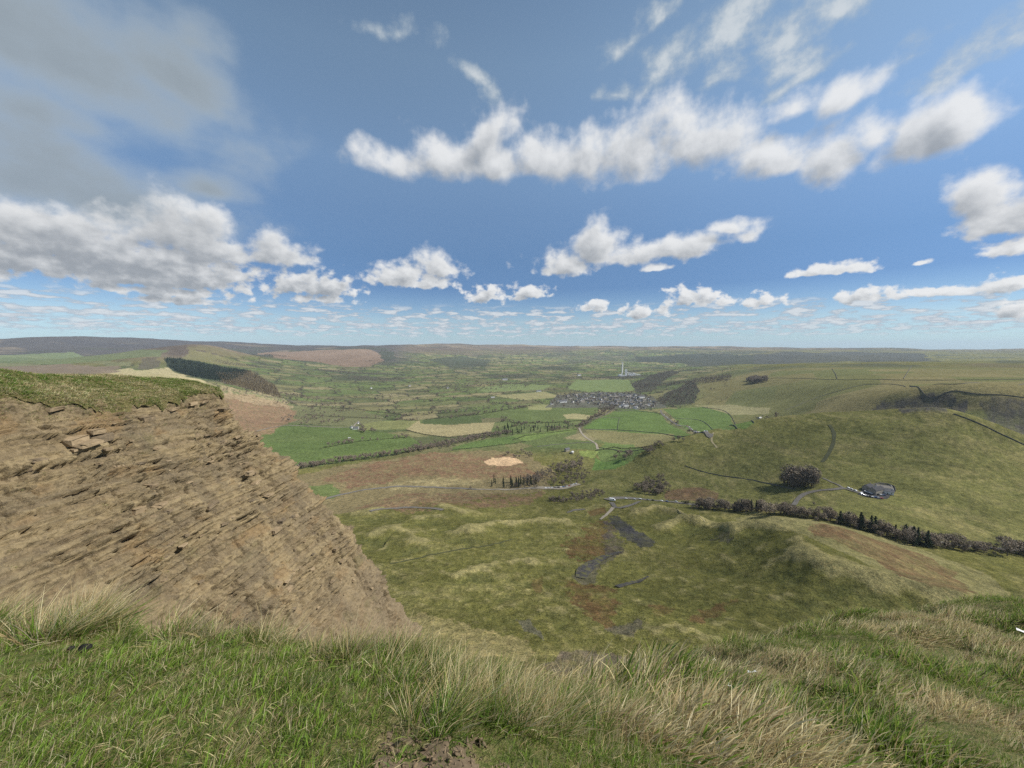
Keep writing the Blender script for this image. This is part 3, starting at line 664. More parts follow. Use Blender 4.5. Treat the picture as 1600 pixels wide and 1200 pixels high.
cc = n.mix(n.maprange(kb, 0.52, 0.72, 0.0, 0.35), cc, n.vmath('MULTIPLY', cc, (1.25, 1.08, 0.9)))
kd = n.noise(pos, 0.42, 3, 0.6)                                              # tussocks and rushes
cc = n.mix(n.maprange(kd, 0.56, 0.66, 0.0, 0.55), cc, n.vmath('MULTIPLY', cc, (0.45, 0.52, 0.5)))
cc = n.mix(n.maprange(kd, 0.44, 0.34, 0.0, 0.5), cc, n.vmath('MULTIPLY', cc, (1.55, 1.4, 1.35)))
n.put(b.inputs['Base Color'], cc); b.inputs['Roughness'].default_value = 1.0; b.inputs['Specular IOR Level'].default_value = 0.0
bp = n.n('ShaderNodeBump'); bp.inputs['Strength'].default_value = 1.0; bp.inputs['Distance'].default_value = 1.1
n.put(bp.inputs['Height'], n.math('ADD', n.math('MULTIPLY', kb, 2.2), n.math('MULTIPLY', ka, 0.55))); n.put(b.inputs['Normal'], bp.outputs[0])
ground = setp(obj('ground', color_mesh, mland), kind='structure')
# ------------------------------------------------------------------ the rock face on the left
# plan of its upper edge, from beside the viewer to the far spur, then round the back
EDGE = np.array([[-104, -40, -2], [-108, 0, -4], [-110, 30, -7], [-112, 60, -9], [-113.5, 85, -10.5], [-114.5, 105, -15.5], [-114, 122, -17], [-114.5, 135, -16.5], [-116, 146, -16.5],
                 [-121, 157, -17.5], [-130, 164, -18], [-142, 167, -16], [-158, 168, -14], [-180, 166, -12]], float)
def resample(P, n):
    P = np.asarray(P, float)
    # Catmull-Rom through the points, then even spacing
    Q = np.vstack([2 * P[0] - P[1], P, 2 * P[-1] - P[-2]])
    out = []
    for i in range(1, len(Q) - 2):
        t = np.linspace(0, 1, 24, endpoint=False)[:, None]
        a, b, c, d = Q[i - 1], Q[i], Q[i + 1], Q[i + 2]
        out.append(0.5 * (2 * b + (c - a) * t + (2 * a - 5 * b + 4 * c - d) * t ** 2 + (3 * b - a - 3 * c + d) * t ** 3))
    out = np.vstack(out + [P[-1:]])
    L = np.concatenate([[0], np.cumsum(np.linalg.norm(np.diff(out, axis=0), axis=1))])
    s = np.linspace(0, L[-1], n)
    return np.stack([np.interp(s, L, out[:, k]) for k in range(out.shape[1])], -1), s
NT = 540
N1, N2, N3 = 600, 70, 40                                       # along the face, round the corner of the spur, along its back
NS = N1 + N2 + N3
drop = np.linspace(0, 1, NT) ** 1.03 * 126.0
def face_out(d):                                               # how far the face has come out after falling d metres
    return np.interp(d, [0, 5, 14, 30, 60, 90, 115, 140], [0, 1.6, 6.5, 18, 37.5, 56, 70.5, 84])
ky = np.linspace(0, 1, N1)
ang = np.linspace(0, math.pi / 2, N2 + 1)[1:]; tb = np.linspace(0, 1, N3 + 1)[1:]
Y0 = 26.0
Yc = 148 + 0.15 * drop + 5.5 * fbm(drop / 17, drop * 0, 4, 221, .6) * sstep(2, 14, drop); Rc = 7 + 0.05 * drop; fo = face_out(drop)
yy = Y0 + (Yc[None] - Y0) * ky[:, None]
ex = np.interp(yy, EDGE[:, 1][:9], EDGE[:, 0][:9]); exc = np.interp(Yc, EDGE[:, 1][:9], EDGE[:, 0][:9])
cx_ = exc + fo - Rc
BX = np.concatenate([ex + fo[None], cx_[None] + Rc[None] * np.cos(ang)[:, None], cx_[None] - 70 * tb[:, None] + 0 * Rc[None]])
BY = np.concatenate([yy, Yc[None] + Rc[None] * np.sin(ang)[:, None], (Yc + Rc)[None] + 0 * tb[:, None]])
nrm = np.concatenate([np.tile([[1.0, 0.0]], (N1, 1)), np.stack([np.cos(ang), np.sin(ang)], -1), np.tile([[0.0, 1.0]], (N3, 1))])
S2 = np.concatenate([yy - Y0, (Yc - Y0)[None] + Rc[None] * ang[:, None], (Yc - Y0 + Rc * math.pi / 2)[None] + 70 * tb[:, None]])
D2 = np.repeat(drop[None], NS, 0)
ez = np.concatenate([np.interp(yy[:, 0], EDGE[:, 1][:9], EDGE[:, 2][:9]), np.full(N2, EDGE[8, 2]) - 0.5 * np.sin(ang), np.full(N3, EDGE[8, 2]) - 0.5 + 4 * tb])
edge = np.stack([BX[:, 0], BY[:, 0], ez], -1); edge_s = S2[:, 0].copy()
tang = np.stack([-nrm[:, 1], nrm[:, 0]], -1)
# gullies and buttresses
gul = 4.2 * fbm(S2 / 22, D2 / 60, 4, 201) + 3.0 * (ridged(S2 / 11 + 0.03 * D2, D2 / 60, 2, 211) - 0.6)
gul = gul + 1.3 * (ridged(S2 / 4.5 + 0.4 * fbm(D2 / 9, S2 / 9, 2, 213), D2 / 22, 3, 215) - 0.6) + 0.9 * fbm(S2 / 6, D2 / 5, 4, 217)
gul = gul * sstep(0, 12, D2)
corner = np.exp(-((S2 - (Yc - Y0)[None] - 6) / 9) ** 2)
gul = gul + corner * (2.4 * fbm(D2 / 7, S2 / 30, 4, 218, .6) + 1.2 * fbm(D2 / 2.2, S2 / 8, 3, 219)) * sstep(2, 10, D2)
# beds of sandstone and shale
bz = D2 - ez[:, None] - 0.085 * S2 + 0.45 * fbm(S2 / 22, D2 / 22, 3, 221)
bed_edges = np.cumsum(np.random.default_rng(5).choice([0.34, 0.48, 0.65, 0.9, 1.3, 1.9], 420, p=[.22, .24, .22, .18, .10, .04]))
bed = np.searchsorted(bed_edges, bz)
bin_ = bz - np.concatenate([[0], bed_edges])[bed]
thick = np.diff(np.concatenate([[0], bed_edges]))[np.clip(bed, 0, 419)]
jw = 0.7 + 3.2 * _hash(bed, bed * 0 + 3, 77)
joint = np.floor(S2 / jw + 13 * _hash(bed, bed * 0, 78) + 0.35 * fbm(S2 / 3, D2 / 3, 2, 79))
bl = _hash(bed, joint.astype(int), 80)
hard = _hash(bed, bed * 0 + 9, 81)                             # hard beds stand out, shales lie back
rocky = sstep(0.30, 0.62, fbm(S2 / 24 + 3, D2 / 15, 3, 231) * 0.5 + 0.5 + 0.22 * sstep(30, 90, S2) - 0.25 * sstep(62, 95, D2))
rocky = rocky * (0.45 + 0.55 * sstep(-0.25, 0.25, fbm(S2 / 9, D2 / 6, 4, 233)))
rocky = np.clip(rocky + 0.5 * sstep(0.1, 0.4, fbm(bz / 5.5 + 9, S2 / 50, 3, 373)), 0, 1)
rocky = np.clip(rocky + 0.65 * sstep(4, 14, D2) * (1 - sstep(20, 34, D2)) * sstep(75, 105, S2), 0, 1)
prot = (hard > 0.42) * (0.55 + 1.15 * bl ** 1.3) + (hard <= 0.42) * 0.30 * bl
prot = np.where(bl < 0.12, -0.8, prot) - 0.75 * (bin_ < 0.18) * (hard > 0.3)
prot = prot * (0.55 + 0.45 * np.sin(np.clip(bin_ / np.maximum(thick, .1), 0, 1) * math.pi) ** 0.3)
scree = 0.55 * fbm(S2 / 2.2, D2 / 2.2, 3, 241) + 0.3 * (ridged(S2 / 5 + D2 * .02, D2 / 14, 2, 251) - .5)
disp = gul + (rocky * prot * (0.85 + 1.0 * sstep(-0.2, 0.5, fbm(S2 / 7, D2 / 3, 3, 235))) + (1 - rocky) * scree * 1.0 + 0.55 * fbm(S2 / 1.2, D2 / 0.8, 3, 261) - 1.8 * sstep(0.58, 0.70, fbm(S2 / 1.6, D2 / 5, 3, 263) * .5 + .5) * sstep(-.1, .3, fbm(S2 / 16, D2 / 16, 2, 265))) * sstep(0, 3, D2 + 1.5 * fbm(S2 / 5, S2 / 5, 2, 271))
CX = BX + nrm[:, 0][:, None] * disp * 0.85
CY = BY + nrm[:, 1][:, None] * disp * 0.85
CZ = edge[:, 2][:, None] - D2 + disp * 0.45 + (1.4 * fbm(S2 / 7, S2 / 9, 3, 281) + 0.7 * fbm(S2 / 2, S2 / 9, 2, 282)) * (1 - sstep(0, 5, D2))
cl_mesh = fast_mesh('rock_face', np.stack([CX.ravel(), CY.ravel(), CZ.ravel()], -1), grid_faces(NS, NT)[:, ::-1], False)
# rock colours bed by bed, recessed shale also darkened to paint in shade, with rusty and grey beds and pale sandy wash
h1 = _hash(bed, bed * 0 + 21, 91); h2 = _hash(bed, joint.astype(int), 92)
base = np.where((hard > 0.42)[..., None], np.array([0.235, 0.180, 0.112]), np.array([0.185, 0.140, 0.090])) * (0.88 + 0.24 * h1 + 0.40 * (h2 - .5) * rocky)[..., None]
wash = fbm(S2 / 3.2 + 0.5 * fbm(S2 / 9, D2 / 20, 2, 361), D2 / 24, 5, 363, .6)              # sand washed down the face
base = base * (1 - 0.55 * sstep(0.1, 0.5, wash)[..., None]) + np.array([0.315, 0.245, 0.155]) * 0.55 * sstep(0.1, 0.5, wash)[..., None]
damp = sstep(0.15, 0.5, fbm(S2 / 5 + 3, D2 / 14, 5, 365, .6))
base = base * (1 - 0.5 * damp[..., None]) + np.array([0.100, 0.080, 0.060]) * 0.5 * damp[..., None]
grey = sstep(0.55, 0.85, fbm(S2 / 14, D2 / 9, 4, 301) * .5 + .5 + .15 * h1)
base = base * (1 - 0.55 * grey[..., None]) + np.array([0.135, 0.108, 0.078]) * 0.55 * grey[..., None]
sand = sstep(0.5, 0.8, fbm(S2 / 10, D2 / 30, 4, 311) * .5 + .52) * (1 - rocky)
base = base * (1 - 0.6 * sand[..., None]) + np.array([0.34, 0.255, 0.150]) * 0.6 * sand[..., None]
rust = sstep(0.62, 0.78, fbm(S2 / 8, D2 / 5, 4, 321) * .5 + .5)
base = base * (1 - 0.45 * rust[..., None]) + np.array([0.24, 0.150, 0.075]) * 0.45 * rust[..., None]
low = sstep(58, 95, D2 + 8 * fbm(S2 / 20, D2 / 20, 3, 331))
base = base * (1 - 0.7 * low[..., None]) + np.array([0.185, 0.142, 0.100]) * 0.7 * low[..., None] * (0.8 + 0.4 * vnoise(S2 / 1.3, D2 / 1.3, 341))[..., None]
mossy = sstep(0.66, 0.8, fbm(S2 / 12 + 9, D2 / 7, 4, 351) * .5 + .5) * 0.35
base = base * (1 - mossy[..., None]) + np.array([0.085, 0.085, 0.034]) * mossy[..., None]
shale = sstep(0.05, 0.45, fbm(bz / 5.5, S2 / 60, 4, 371, .6))                      # darker shale members between the sandstones
base = base * (1 - 0.5 * shale[..., None]) + np.array([0.118, 0.094, 0.070]) * 0.5 * shale[..., None]
base = base * np.array([0.93, 0.94, 0.84])
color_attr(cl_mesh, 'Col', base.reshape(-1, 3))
mrock, n, b = material('bedded_sandstone')
ca = n.n('ShaderNodeVertexColor', layer_name='Col').outputs['Color']
pos = n.n('ShaderNodeNewGeometry').outputs['Position']
stretch = n.vmath('MULTIPLY', pos, (1.0, 1.0, 2.0))
k1 = n.noise(stretch, 0.55, 8, 0.72); k2 = n.noise(pos, 2.6, 6, 0.7)
c = n.mix(n.maprange(k1, 0.36, 0.52, 0.55, 0.0), ca, (0.055, 0.043, 0.031, 1))
c = n.mix(n.maprange(k2, 0.5, 0.72, 0.0, 0.45), c, (0.38, 0.29, 0.18, 1))
n.put(b.inputs['Base Color'], c); b.inputs['Roughness'].default_value = 0.95; b.inputs['Specular IOR Level'].default_value = 0.15
bp = n.n('ShaderNodeBump'); bp.inputs['Strength'].default_value = 0.9; bp.inputs['Distance'].default_value = 0.5
n.put(bp.inputs['Height'], n.math('ADD', k1, n.math('MULTIPLY', k2, 0.5))); n.put(b.inputs['Normal'], bp.outputs[0])
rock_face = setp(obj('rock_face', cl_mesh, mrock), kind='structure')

# turf on top of the face: from the broken edge up to the crest and over
NU = 90
up = np.interp(edge_s + Y0 + 40, [0, 60, 110, 140, 165, 188, 200, 270], [10, 9, 8, 7.5, 7, 3.0, 2.0, 2.0])
e_t = np.linspace(-0.02, 1, NU) ** 1
TU = np.linspace(0, 1, NU)
back = np.interp(TU, [0, .16, .5, .65, .8, 1], [0.0, 0.4, 14, 22, 45, 110])
rise = np.interp(TU, [0, .16, .3, .5, .65, .8, 1], [0.0, 0.06, 0.45, 0.96, 1.0, 0.5, -6.0])
wob = 1.6 * fbm(edge_s / 6, edge_s * 0, 3, 401) + 0.9 * fbm(edge_s / 1.7, edge_s * 0, 2, 402)
front = np.interp(TU, [0, .02, .05, .3], [1, 0.9, 0.6, 0])
hang = 0.6 + 3.8 * sstep(-0.25, 0.7, fbm(edge_s / 9, edge_s * 0 + 5, 4, 403)) + 2.2 * vnoise(edge_s / 1.1, edge_s * 0, 404) * vnoise(edge_s / 4, edge_s * 0, 405)     # how far the turf hangs down the face
front = np.interp(TU, [0, .05, .10, .16, .3], [1, 0.62, 0.30, 0.08, 0])
squeeze = np.interp(edge_s + Y0 + 40, [0, 175, 190, 200, 280], [1, 1, 0.6, 0.12, 0.06])
lip = 0.34 * hang + 0.35 + 0.25 * wob
TX = edge[:, 0][:, None] + nrm[:, 0][:, None] * (-back[None] * squeeze[:, None] + lip[:, None] * front[None])
TY = edge[:, 1][:, None] + nrm[:, 1][:, None] * (-back[None] * squeeze[:, None] + lip[:, None] * front[None])
TZ = edge[:, 2][:, None] + rise[None] * up[:, None] - hang[:, None] * front[None] + 0.15 + (0.25 + 0.75 * (1 - front[None])) * fbm(TX / 4.5, TY / 4.5, 4, 411, .6) + 0.5 * fbm(TX / 14, TY / 14, 2, 412) * (1 - front[None])
TZ[:, 0] -= 0.3
cap_mesh = fast_mesh('clifftop_turf', np.stack([TX.ravel(), TY.ravel(), TZ.ravel()], -1), grid_faces(NS, NU), True)
# ------------------------------------------------------------------ the hilltop underfoot
FORE = []
def fprof(px, pairs):
    for py, Y in pairs: FORE.append(pt(px, py, Y))
    py, Y = pairs[-1]
    p = pt(px, py, Y); r = math.hypot(p[0], p[1])
    for k, dz in ((1.25, -0.55), (1.7, -1.5), (3.0, -3.6), (8.0, -12.0)):        # beyond the rim it falls away steeply
        FORE.append(np.array([p[0] * k, p[1] * k, p[2] + dz * r * (0.62 if px > 1040 else 0.8)]))
fprof(-700, [(1200, 1.1), (1000, 1.7), (930, 2.1)])
fprof(0, [(1400, 0.85), (1200, 1.2), (1100, 1.55), (1000, 2.1), (955, 2.55)])
fprof(200, [(1400, 0.85), (1200, 1.22), (1100, 1.6), (1000, 2.15), (965, 2.5)])
fprof(400, [(1400, 0.85), (1200, 1.25), (1100, 1.62), (1010, 2.15), (985, 2.4)])
fprof(600, [(1400, 0.85), (1200, 1.27), (1100, 1.65), (1030, 2.1), (1015, 2.3)])
fprof(720, [(1400, 0.85), (1200, 1.28), (1100, 1.68), (1055, 2.05), (1045, 2.25)])
fprof(850, [(1400, 0.85), (1200, 1.3), (1120, 1.72), (1090, 2.1), (1082, 2.4)])
fprof(1000, [(1400, 0.9), (1200, 1.42), (1130, 1.95), (1085, 2.8), (1072, 3.6)])
fprof(1090, [(1400, 0.95), (1200, 1.55), (1110, 2.5), (1050, 4.2), (1022, 6.2)])
fprof(1200, [(1400, 1.0), (1200, 1.75), (1110, 2.9), (1040, 4.8), (992, 8.0)])
fprof(1320, [(1400, 1.1), (1200, 1.95), (1110, 3.2), (1030, 5.4), (970, 9.2)])
fprof(1450, [(1400, 1.2), (1200, 2.15), (1110, 3.5), (1030, 5.8), (963, 9.8)])
fprof(1620, [(1400, 1.35), (1200, 2.4), (1110, 3.8), (1030, 6.0), (968, 9.6)])
fprof(2000, [(1400, 1.6), (1200, 2.7), (1110, 4.0), (1030, 6.2), (970, 9.5)])
fprof(3500, [(1300, 1.6), (1150, 2.6), (1050, 4.5), (980, 8.0)])
FLAND = Relief(FORE, 0.35, 70.0, math.radians(-82), math.radians(82), 260, 300, kth=0.9, beta=1.3)
def FH(x, y):
    r = np.hypot(x, y)
    return FLAND(x, y) + (0.035 * fbm(x / 0.5, y / 0.5, 3, 501) + 0.012 * fbm(x / 0.12, y / 0.12, 2, 502)) * sstep(0.3, 1.0, r) + 0.30 * sstep(2.0, 5, r) * fbm(x / 1.2, y / 1.2, 3, 503)
fth = np.radians(np.linspace(-95, 95, 320)); flr = np.linspace(math.log(0.4), math.log(60), 220)
FT, FL = np.meshgrid(fth, flr, indexing='ij')
FX = np.exp(FL) * np.sin(FT); FY = np.exp(FL) * np.cos(FT); FZ = FH(FX, FY)
hill_mesh = fast_mesh('hilltop', np.stack([FX.ravel(), FY.ravel(), FZ.ravel()], -1), grid_faces(*FX.shape)[:, ::-1], True)
# ------------------------------------------------------------------ turf and grass
def ground_mat(name, rows, scale, bump=0.02):
    """Soil showing through thatch and moss."""
    m, n, b = material(name)
    pos = n.n('ShaderNodeNewGeometry').outputs['Position']
    k1 = n.noise(pos, scale, 6, 0.65); k2 = n.noise(pos, scale * 7, 4, 0.6)
    c = n.ramp(n.math('ADD', n.math('MULTIPLY', k1, 0.75), n.math('MULTIPLY', k2, 0.25)), rows)
    n.put(b.inputs['Base Color'], c); b.inputs['Roughness'].default_value = 1.0; b.inputs['Specular IOR Level'].default_value = 0.1
    bp = n.n('ShaderNodeBump'); bp.inputs['Strength'].default_value = 1.0; bp.inputs['Distance'].default_value = bump
    n.put(bp.inputs['Height'], n.math('ADD', k1, k2)); n.put(b.inputs['Normal'], bp.outputs[0])
    return m
m_turf = ground_mat('thatch_and_moss', [(0.30, (0.030, 0.040, 0.012)), (0.45, (0.085, 0.105, 0.030)), (0.56, (0.15, 0.135, 0.055)), (0.70, (0.22, 0.175, 0.09))], 9.0)
m_cap = ground_mat('clifftop_sward', [(0.34, (0.040, 0.034, 0.020)), (0.45, (0.085, 0.088, 0.030)), (0.54, (0.135, 0.120, 0.048)), (0.66, (0.22, 0.175, 0.095))], 0.30, 0.8)
hilltop = setp(obj('hilltop', hill_mesh, m_turf), kind='structure')
clifftop = setp(obj('clifftop_turf', cap_mesh, m_cap), kind='structure')

m_blade, n, b = material('grass_blades')
ca = n.n('ShaderNodeVertexColor', layer_name='Col').outputs['Color']
rnd = n.n('ShaderNodeObjectInfo').outputs['Random']
hs = n.n('ShaderNodeHueSaturation'); n.put(hs.inputs['Color'], ca)
n.put(hs.inputs['Value'], n.maprange(rnd, 0, 1, 0.78, 1.22)); n.put(hs.inputs['Hue'], n.maprange(rnd, 0, 1, 0.487, 0.512)); hs.inputs['Saturation'].default_value = 1.08
n.put(b.inputs['Base Color'], hs.outputs[0]); b.inputs['Roughness'].default_value = 0.7; b.inputs['Specular IOR Level'].default_value = 0.06
tr = n.n('ShaderNodeBsdfTranslucent'); n.put(tr.inputs['Color'], hs.outputs[0])
mx = n.n('ShaderNodeMixShader'); mx.inputs[0].default_value = 0.45
n.put(mx.inputs[1], b.outputs[0]); n.put(mx.inputs[2], tr.outputs[0])
n.put(m_blade.node_tree.nodes['Material Output'].inputs[0], mx.outputs[0])

GREENS = np.array([[0.155, 0.265, 0.042], [0.195, 0.295, 0.054], [0.125, 0.215, 0.040], [0.225, 0.285, 0.070], [0.105, 0.190, 0.054]])
STRAWS = np.array([[0.64, 0.54, 0.33], [0.54, 0.44, 0.25], [0.72, 0.64, 0.43], [0.40, 0.31, 0.17], [0.60, 0.52, 0.31]])
def tuft(name, blades, radius, lmin, lmax, width, straw, lean, spread, seg=4, seed=0, droop=0.6, flat=0.0, flat_len=1.0):
    """A tuft of curved tapering blades, leaning downwind."""
    R = np.random.default_rng(seed)
    V = []; F = []; K = []
    for i in range(blades):
        a = R.uniform(0, 2 * math.pi); rr = radius * math.sqrt(R.uniform())
        base_p = np.array([rr * math.cos(a), rr * math.sin(a), -0.01])
        dead = R.uniform() < straw
        L = R.uniform(lmin, lmax) * (1.15 if dead else 1.0)
        out = np.array([math.cos(a), math.sin(a)]) * spread * R.uniform(0.3, 1.3) + np.array(lean) * R.uniform(0.4, 1.3) + R.normal(0, 0.16, 2)
        lying = R.uniform() < flat
        if lying: out = R.normal(0, 1.6, 2); L *= flat_len
        d = np.array([out[0], out[1], 1.0 if not lying else 0.12]); d /= np.linalg.norm(d)
        side = np.cross(d, [0, 0, 1.0]); side /= (np.linalg.norm(side) + 1e-6)
        tw = R.uniform(0, math.pi); side = side * math.cos(tw) + np.cross(d, side) * math.sin(tw)
        w = width * R.uniform(0.7, 1.3) * (0.75 if dead else 1.0)
        col0 = (STRAWS if dead else GREENS)[R.integers(5)] * R.uniform(0.8, 1.2)
        p = base_p.copy(); dr = droop * R.uniform(0.5, 1.5)
        b0 = len(V)
        for s in range(seg + 1):
            t = s / seg
            ww = w * (1 - t) ** 0.7 * (0.8 + 0.2 * min(1, 4 * t))
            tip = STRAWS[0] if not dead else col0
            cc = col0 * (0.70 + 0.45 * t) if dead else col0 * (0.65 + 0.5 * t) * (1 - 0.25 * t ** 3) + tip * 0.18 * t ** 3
            if s < seg:
                V += [p - side * ww / 2, p + side * ww / 2]; K += [cc, cc]
            else:
                V += [p]; K += [cc]
            p = p + d * L / seg
            d = d + np.array([out[0] * 0.25, out[1] * 0.25, -0.30 if not lying else -0.03]) * dr / seg * 2; d /= np.linalg.norm(d)
            if p[2] < 0.004: p[2] = 0.004
        for s in range(seg - 1):
            a0 = b0 + 2 * s; F.append((a0, a0 + 1, a0 + 3)); F.append((a0, a0 + 3, a0 + 2))
        a0 = b0 + 2 * (seg - 1); F.append((a0, a0 + 1, a0 + 2))
    me = fast_mesh(name, np.array(V), np.array(F), False)
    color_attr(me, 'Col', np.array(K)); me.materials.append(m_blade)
    return bpy.data.objects.new(name, me)
def scatter(name, sources, P, rot, scl, idx, label, cat='grass', surf=None):
    """One object that repeats its source tufts at the points P."""
    coll = bpy.data.collections.new(name + '_sources')
    for i, o in enumerate(sources): o.name = '%s_source_%02d' % (name, i); coll.objects.link(o)
    me = bpy.data.meshes.new(name); P = np.ascontiguousarray(P, np.float32)
    me.vertices.add(len(P)); me.vertices.foreach_set('co', P.ravel())
    r3 = np.zeros((len(P), 3), np.float32); r3[:] = rot
    at_ = me.attributes.new('rot', 'FLOAT_VECTOR', 'POINT'); at_.data.foreach_set('vector', r3.ravel())
    float_attr(me, 'scl', scl)
    at_ = me.attributes.new('idx', 'INT', 'POINT'); at_.data.foreach_set('value', np.asarray(idx, np.int32))
    o = bpy.data.objects.new(name, me); link(o)
    g = bpy.data.node_groups.new(name, 'GeometryNodeTree')
    g.interface.new_socket('Geometry', in_out='INPUT', socket_type='NodeSocketGeometry'); g.interface.new_socket('Geometry', in_out='OUTPUT', socket_type='NodeSocketGeometry')
    gi, go = g.nodes.new('NodeGroupInput'), g.nodes.new('NodeGroupOutput')
    ci = g.nodes.new('GeometryNodeCollectionInfo'); ci.inputs['Collection'].default_value = coll; ci.inputs['Separate Children'].default_value = True; ci.inputs['Reset Children'].default_value = True
    iop = g.nodes.new('GeometryNodeInstanceOnPoints'); iop.inputs['Pick Instance'].default_value = True
    def na(nm, ty):
        x = g.nodes.new('GeometryNodeInputNamedAttribute'); x.data_type = ty; x.inputs['Name'].default_value = nm; return x.outputs['Attribute']
    L = g.links.new
    L(gi.outputs[0], iop.inputs['Points']); L(ci.outputs[0], iop.inputs['Instance']); L(na('idx', 'INT'), iop.inputs['Instance Index'])
    L(na('rot', 'FLOAT_VECTOR'), iop.inputs['Rotation']); L(na('scl', 'FLOAT'), iop.inputs['Scale']); L(iop.outputs[0], go.inputs[0])
    md = o.modifiers.new('scatter', 'NODES'); md.node_group = g
    return setp(o, label, cat, kind='stuff')
def fore_at(px, py):
    for _ in range(30):                                      # a sight line that clears the rim is lowered until it lands
        d = ray(px, py); s = np.exp(np.linspace(math.log(0.5), math.log(16), 700)) / math.hypot(d[0], d[1])
        g_ = d[2] * s - FH(d[0] * s, d[1] * s); k = int(np.argmax(g_ < 0)); t = s[k]
        if g_[k] < 0: break
        py += 6
    return np.array([d[0] * t, d[1] * t])
WIND = (0.50, 0.12)
R8 = np.random.default_rng(11)
SOIL = region_soil = [np.array([fore_at(a, b_) for a, b_ in pl]) for pl in (
    [(590, 1200), (605, 1150), (650, 1136), (715, 1140), (765, 1165), (790, 1215), (700, 1230)],)]
def in_soil(x, y):
    wx_ = x + 0.13 * fbm(x / 0.12, y / 0.12, 4, 901); wy_ = y + 0.13 * fbm(x / 0.12 + 7, y / 0.12, 3, 903)
    r_ = np.zeros(len(x), bool)
    for P_ in SOIL: r_ |= inside(P_, wx_, wy_)
    return r_
# close turf round the viewer's feet
short = [tuft('short', 22, 0.045, 0.035, 0.085, 0.0042, 0.18, WIND, 0.55, 3, 20 + i, 0.9, 0.25, 0.9) for i in range(5)] + \
        [tuft('shortdry', 20, 0.05, 0.04, 0.10, 0.0036, 0.6, WIND, 0.5, 3, 40 + i, 0.9, 0.45, 1.1) for i in range(3)]
NP = 26000
rr = np.sqrt(R8.uniform(0.45 ** 2, 4.2 ** 2, NP)); aa = np.radians(R8.uniform(-68, 62, NP))
x, y = rr * np.sin(aa), rr * np.cos(aa)
keep = (~in_soil(x, y)) | (R8.uniform(size=NP) < 0.14)
x, y = x[keep], y[keep]
dry = fbm(x / 0.35, y / 0.35, 3, 911) + R8.normal(0, 0.25, len(x))
idx = np.where(dry > 0.48, 5 + R8.integers(0, 3, len(x)), R8.integers(0, 5, len(x)))
sc = R8.uniform(0.45, 0.95, len(x)) * (1 + 0.5 * fbm(x / 0.5, y / 0.5, 2, 915))
scatter('short_turf', short, np.stack([x, y, FH(x, y)], -1), np.stack([R8.normal(0, .1, len(x)), R8.normal(0, .1, len(x)), R8.uniform(-0.7, 0.7, len(x))], -1), sc, idx, 'close green turf with dry stems on the near hilltop')

# long tussocks along the rim
tall = [tuft('tallgreen', 64, 0.07, 0.13, 0.30, 0.0060, 0.22, WIND, 0.42, 5, 60 + i, 0.8) for i in range(3)] + \
       [tuft('tallstraw', 64, 0.08, 0.15, 0.34, 0.0058, 0.85, WIND, 0.5, 5, 70 + i, 0.7) for i in range(3)] + \
       [tuft('tallmix', 56, 0.08, 0.12, 0.28, 0.0058, 0.55, WIND, 0.6, 5, 80 + i, 0.9) for i in range(3)]
tp = []
def tall_at(px, py, n_, sx_, sy_, kinds, smin=0.7, smax=1.1):
    for _ in range(n_):
        q = fore_at(px + R8.normal(0, sx_), min(1150, py + abs(R8.normal(0, sy_)) * R8.choice([1, -0.4])))
        k = kinds[R8.integers(len(kinds))]; tp.append((q[0], q[1], R8.uniform(smin, smax), k * 3 + R8.integers(3)))
for px, py, n_, sx_, sy_, kinds, a_, b_ in (
    (-30, 955, 16, 60, 16, (1, 2, 0), .9, 1.25), (60, 962, 20, 50, 14, (1, 0, 2, 1), .85, 1.2), (150, 962, 16, 36, 12, (1, 1, 2), .8, 1.15), (100, 985, 10, 60, 10, (0, 2), .6, .9),
    (265, 962, 7, 14, 8, (0, 2, 1), .8, 1.15), (300, 975, 4, 16, 6, (1, 2), .5, .8), (420, 988, 14, 46, 10, (1, 2), .5, .95), (520, 1003, 12, 40, 12, (2, 0, 1), .5, .85), (590, 1012, 14, 36, 12, (1, 2, 0), .55, .9),
    (660, 1030, 16, 36, 16, (0, 2, 1), .55, .9), (720, 1075, 22, 40, 26, (1, 0, 2), .55, .95), (770, 1110, 22, 40, 30, (1, 2, 0), .55, .85), (700, 1120, 10, 30, 20, (0, 2), .7, 1.0), (840, 1110, 18, 44, 24, (0, 2, 1), .6, .95),
    (920, 1105, 16, 50, 20, (0, 2, 1), .4, .75), (1000, 1110, 18, 50, 24, (0, 2, 1), .45, .8), (1060, 1130, 16, 50, 26, (0, 2), .4, .75), (930, 1145, 8, 70, 10, (0, 0, 2), .3, .5), (1090, 1150, 8, 60, 10, (0, 2), .3, .5), (860, 1150, 6, 26, 8, (1, 1, 2), .3, .5), (560, 1050, 8, 60, 20, (2, 0), .3, .55), (250, 1060, 6, 120, 30, (2,), .25, .45)):
    tall_at(px, py, n_, sx_, sy_, kinds, a_, b_)
tp = np.array(tp); tp[:, 2] *= 0.88
scatter('tussock_grass', tall, np.stack([tp[:, 0], tp[:, 1], FH(tp[:, 0], tp[:, 1]) - 0.01], -1), np.stack([R8.normal(0, .08, len(tp)), R8.normal(0, .08, len(tp)), R8.uniform(-0.6, 0.6, len(tp))], -1), tp[:, 2], tp[:, 3].astype(int), 'long straw and green tussocks leaning along the hilltop rim')

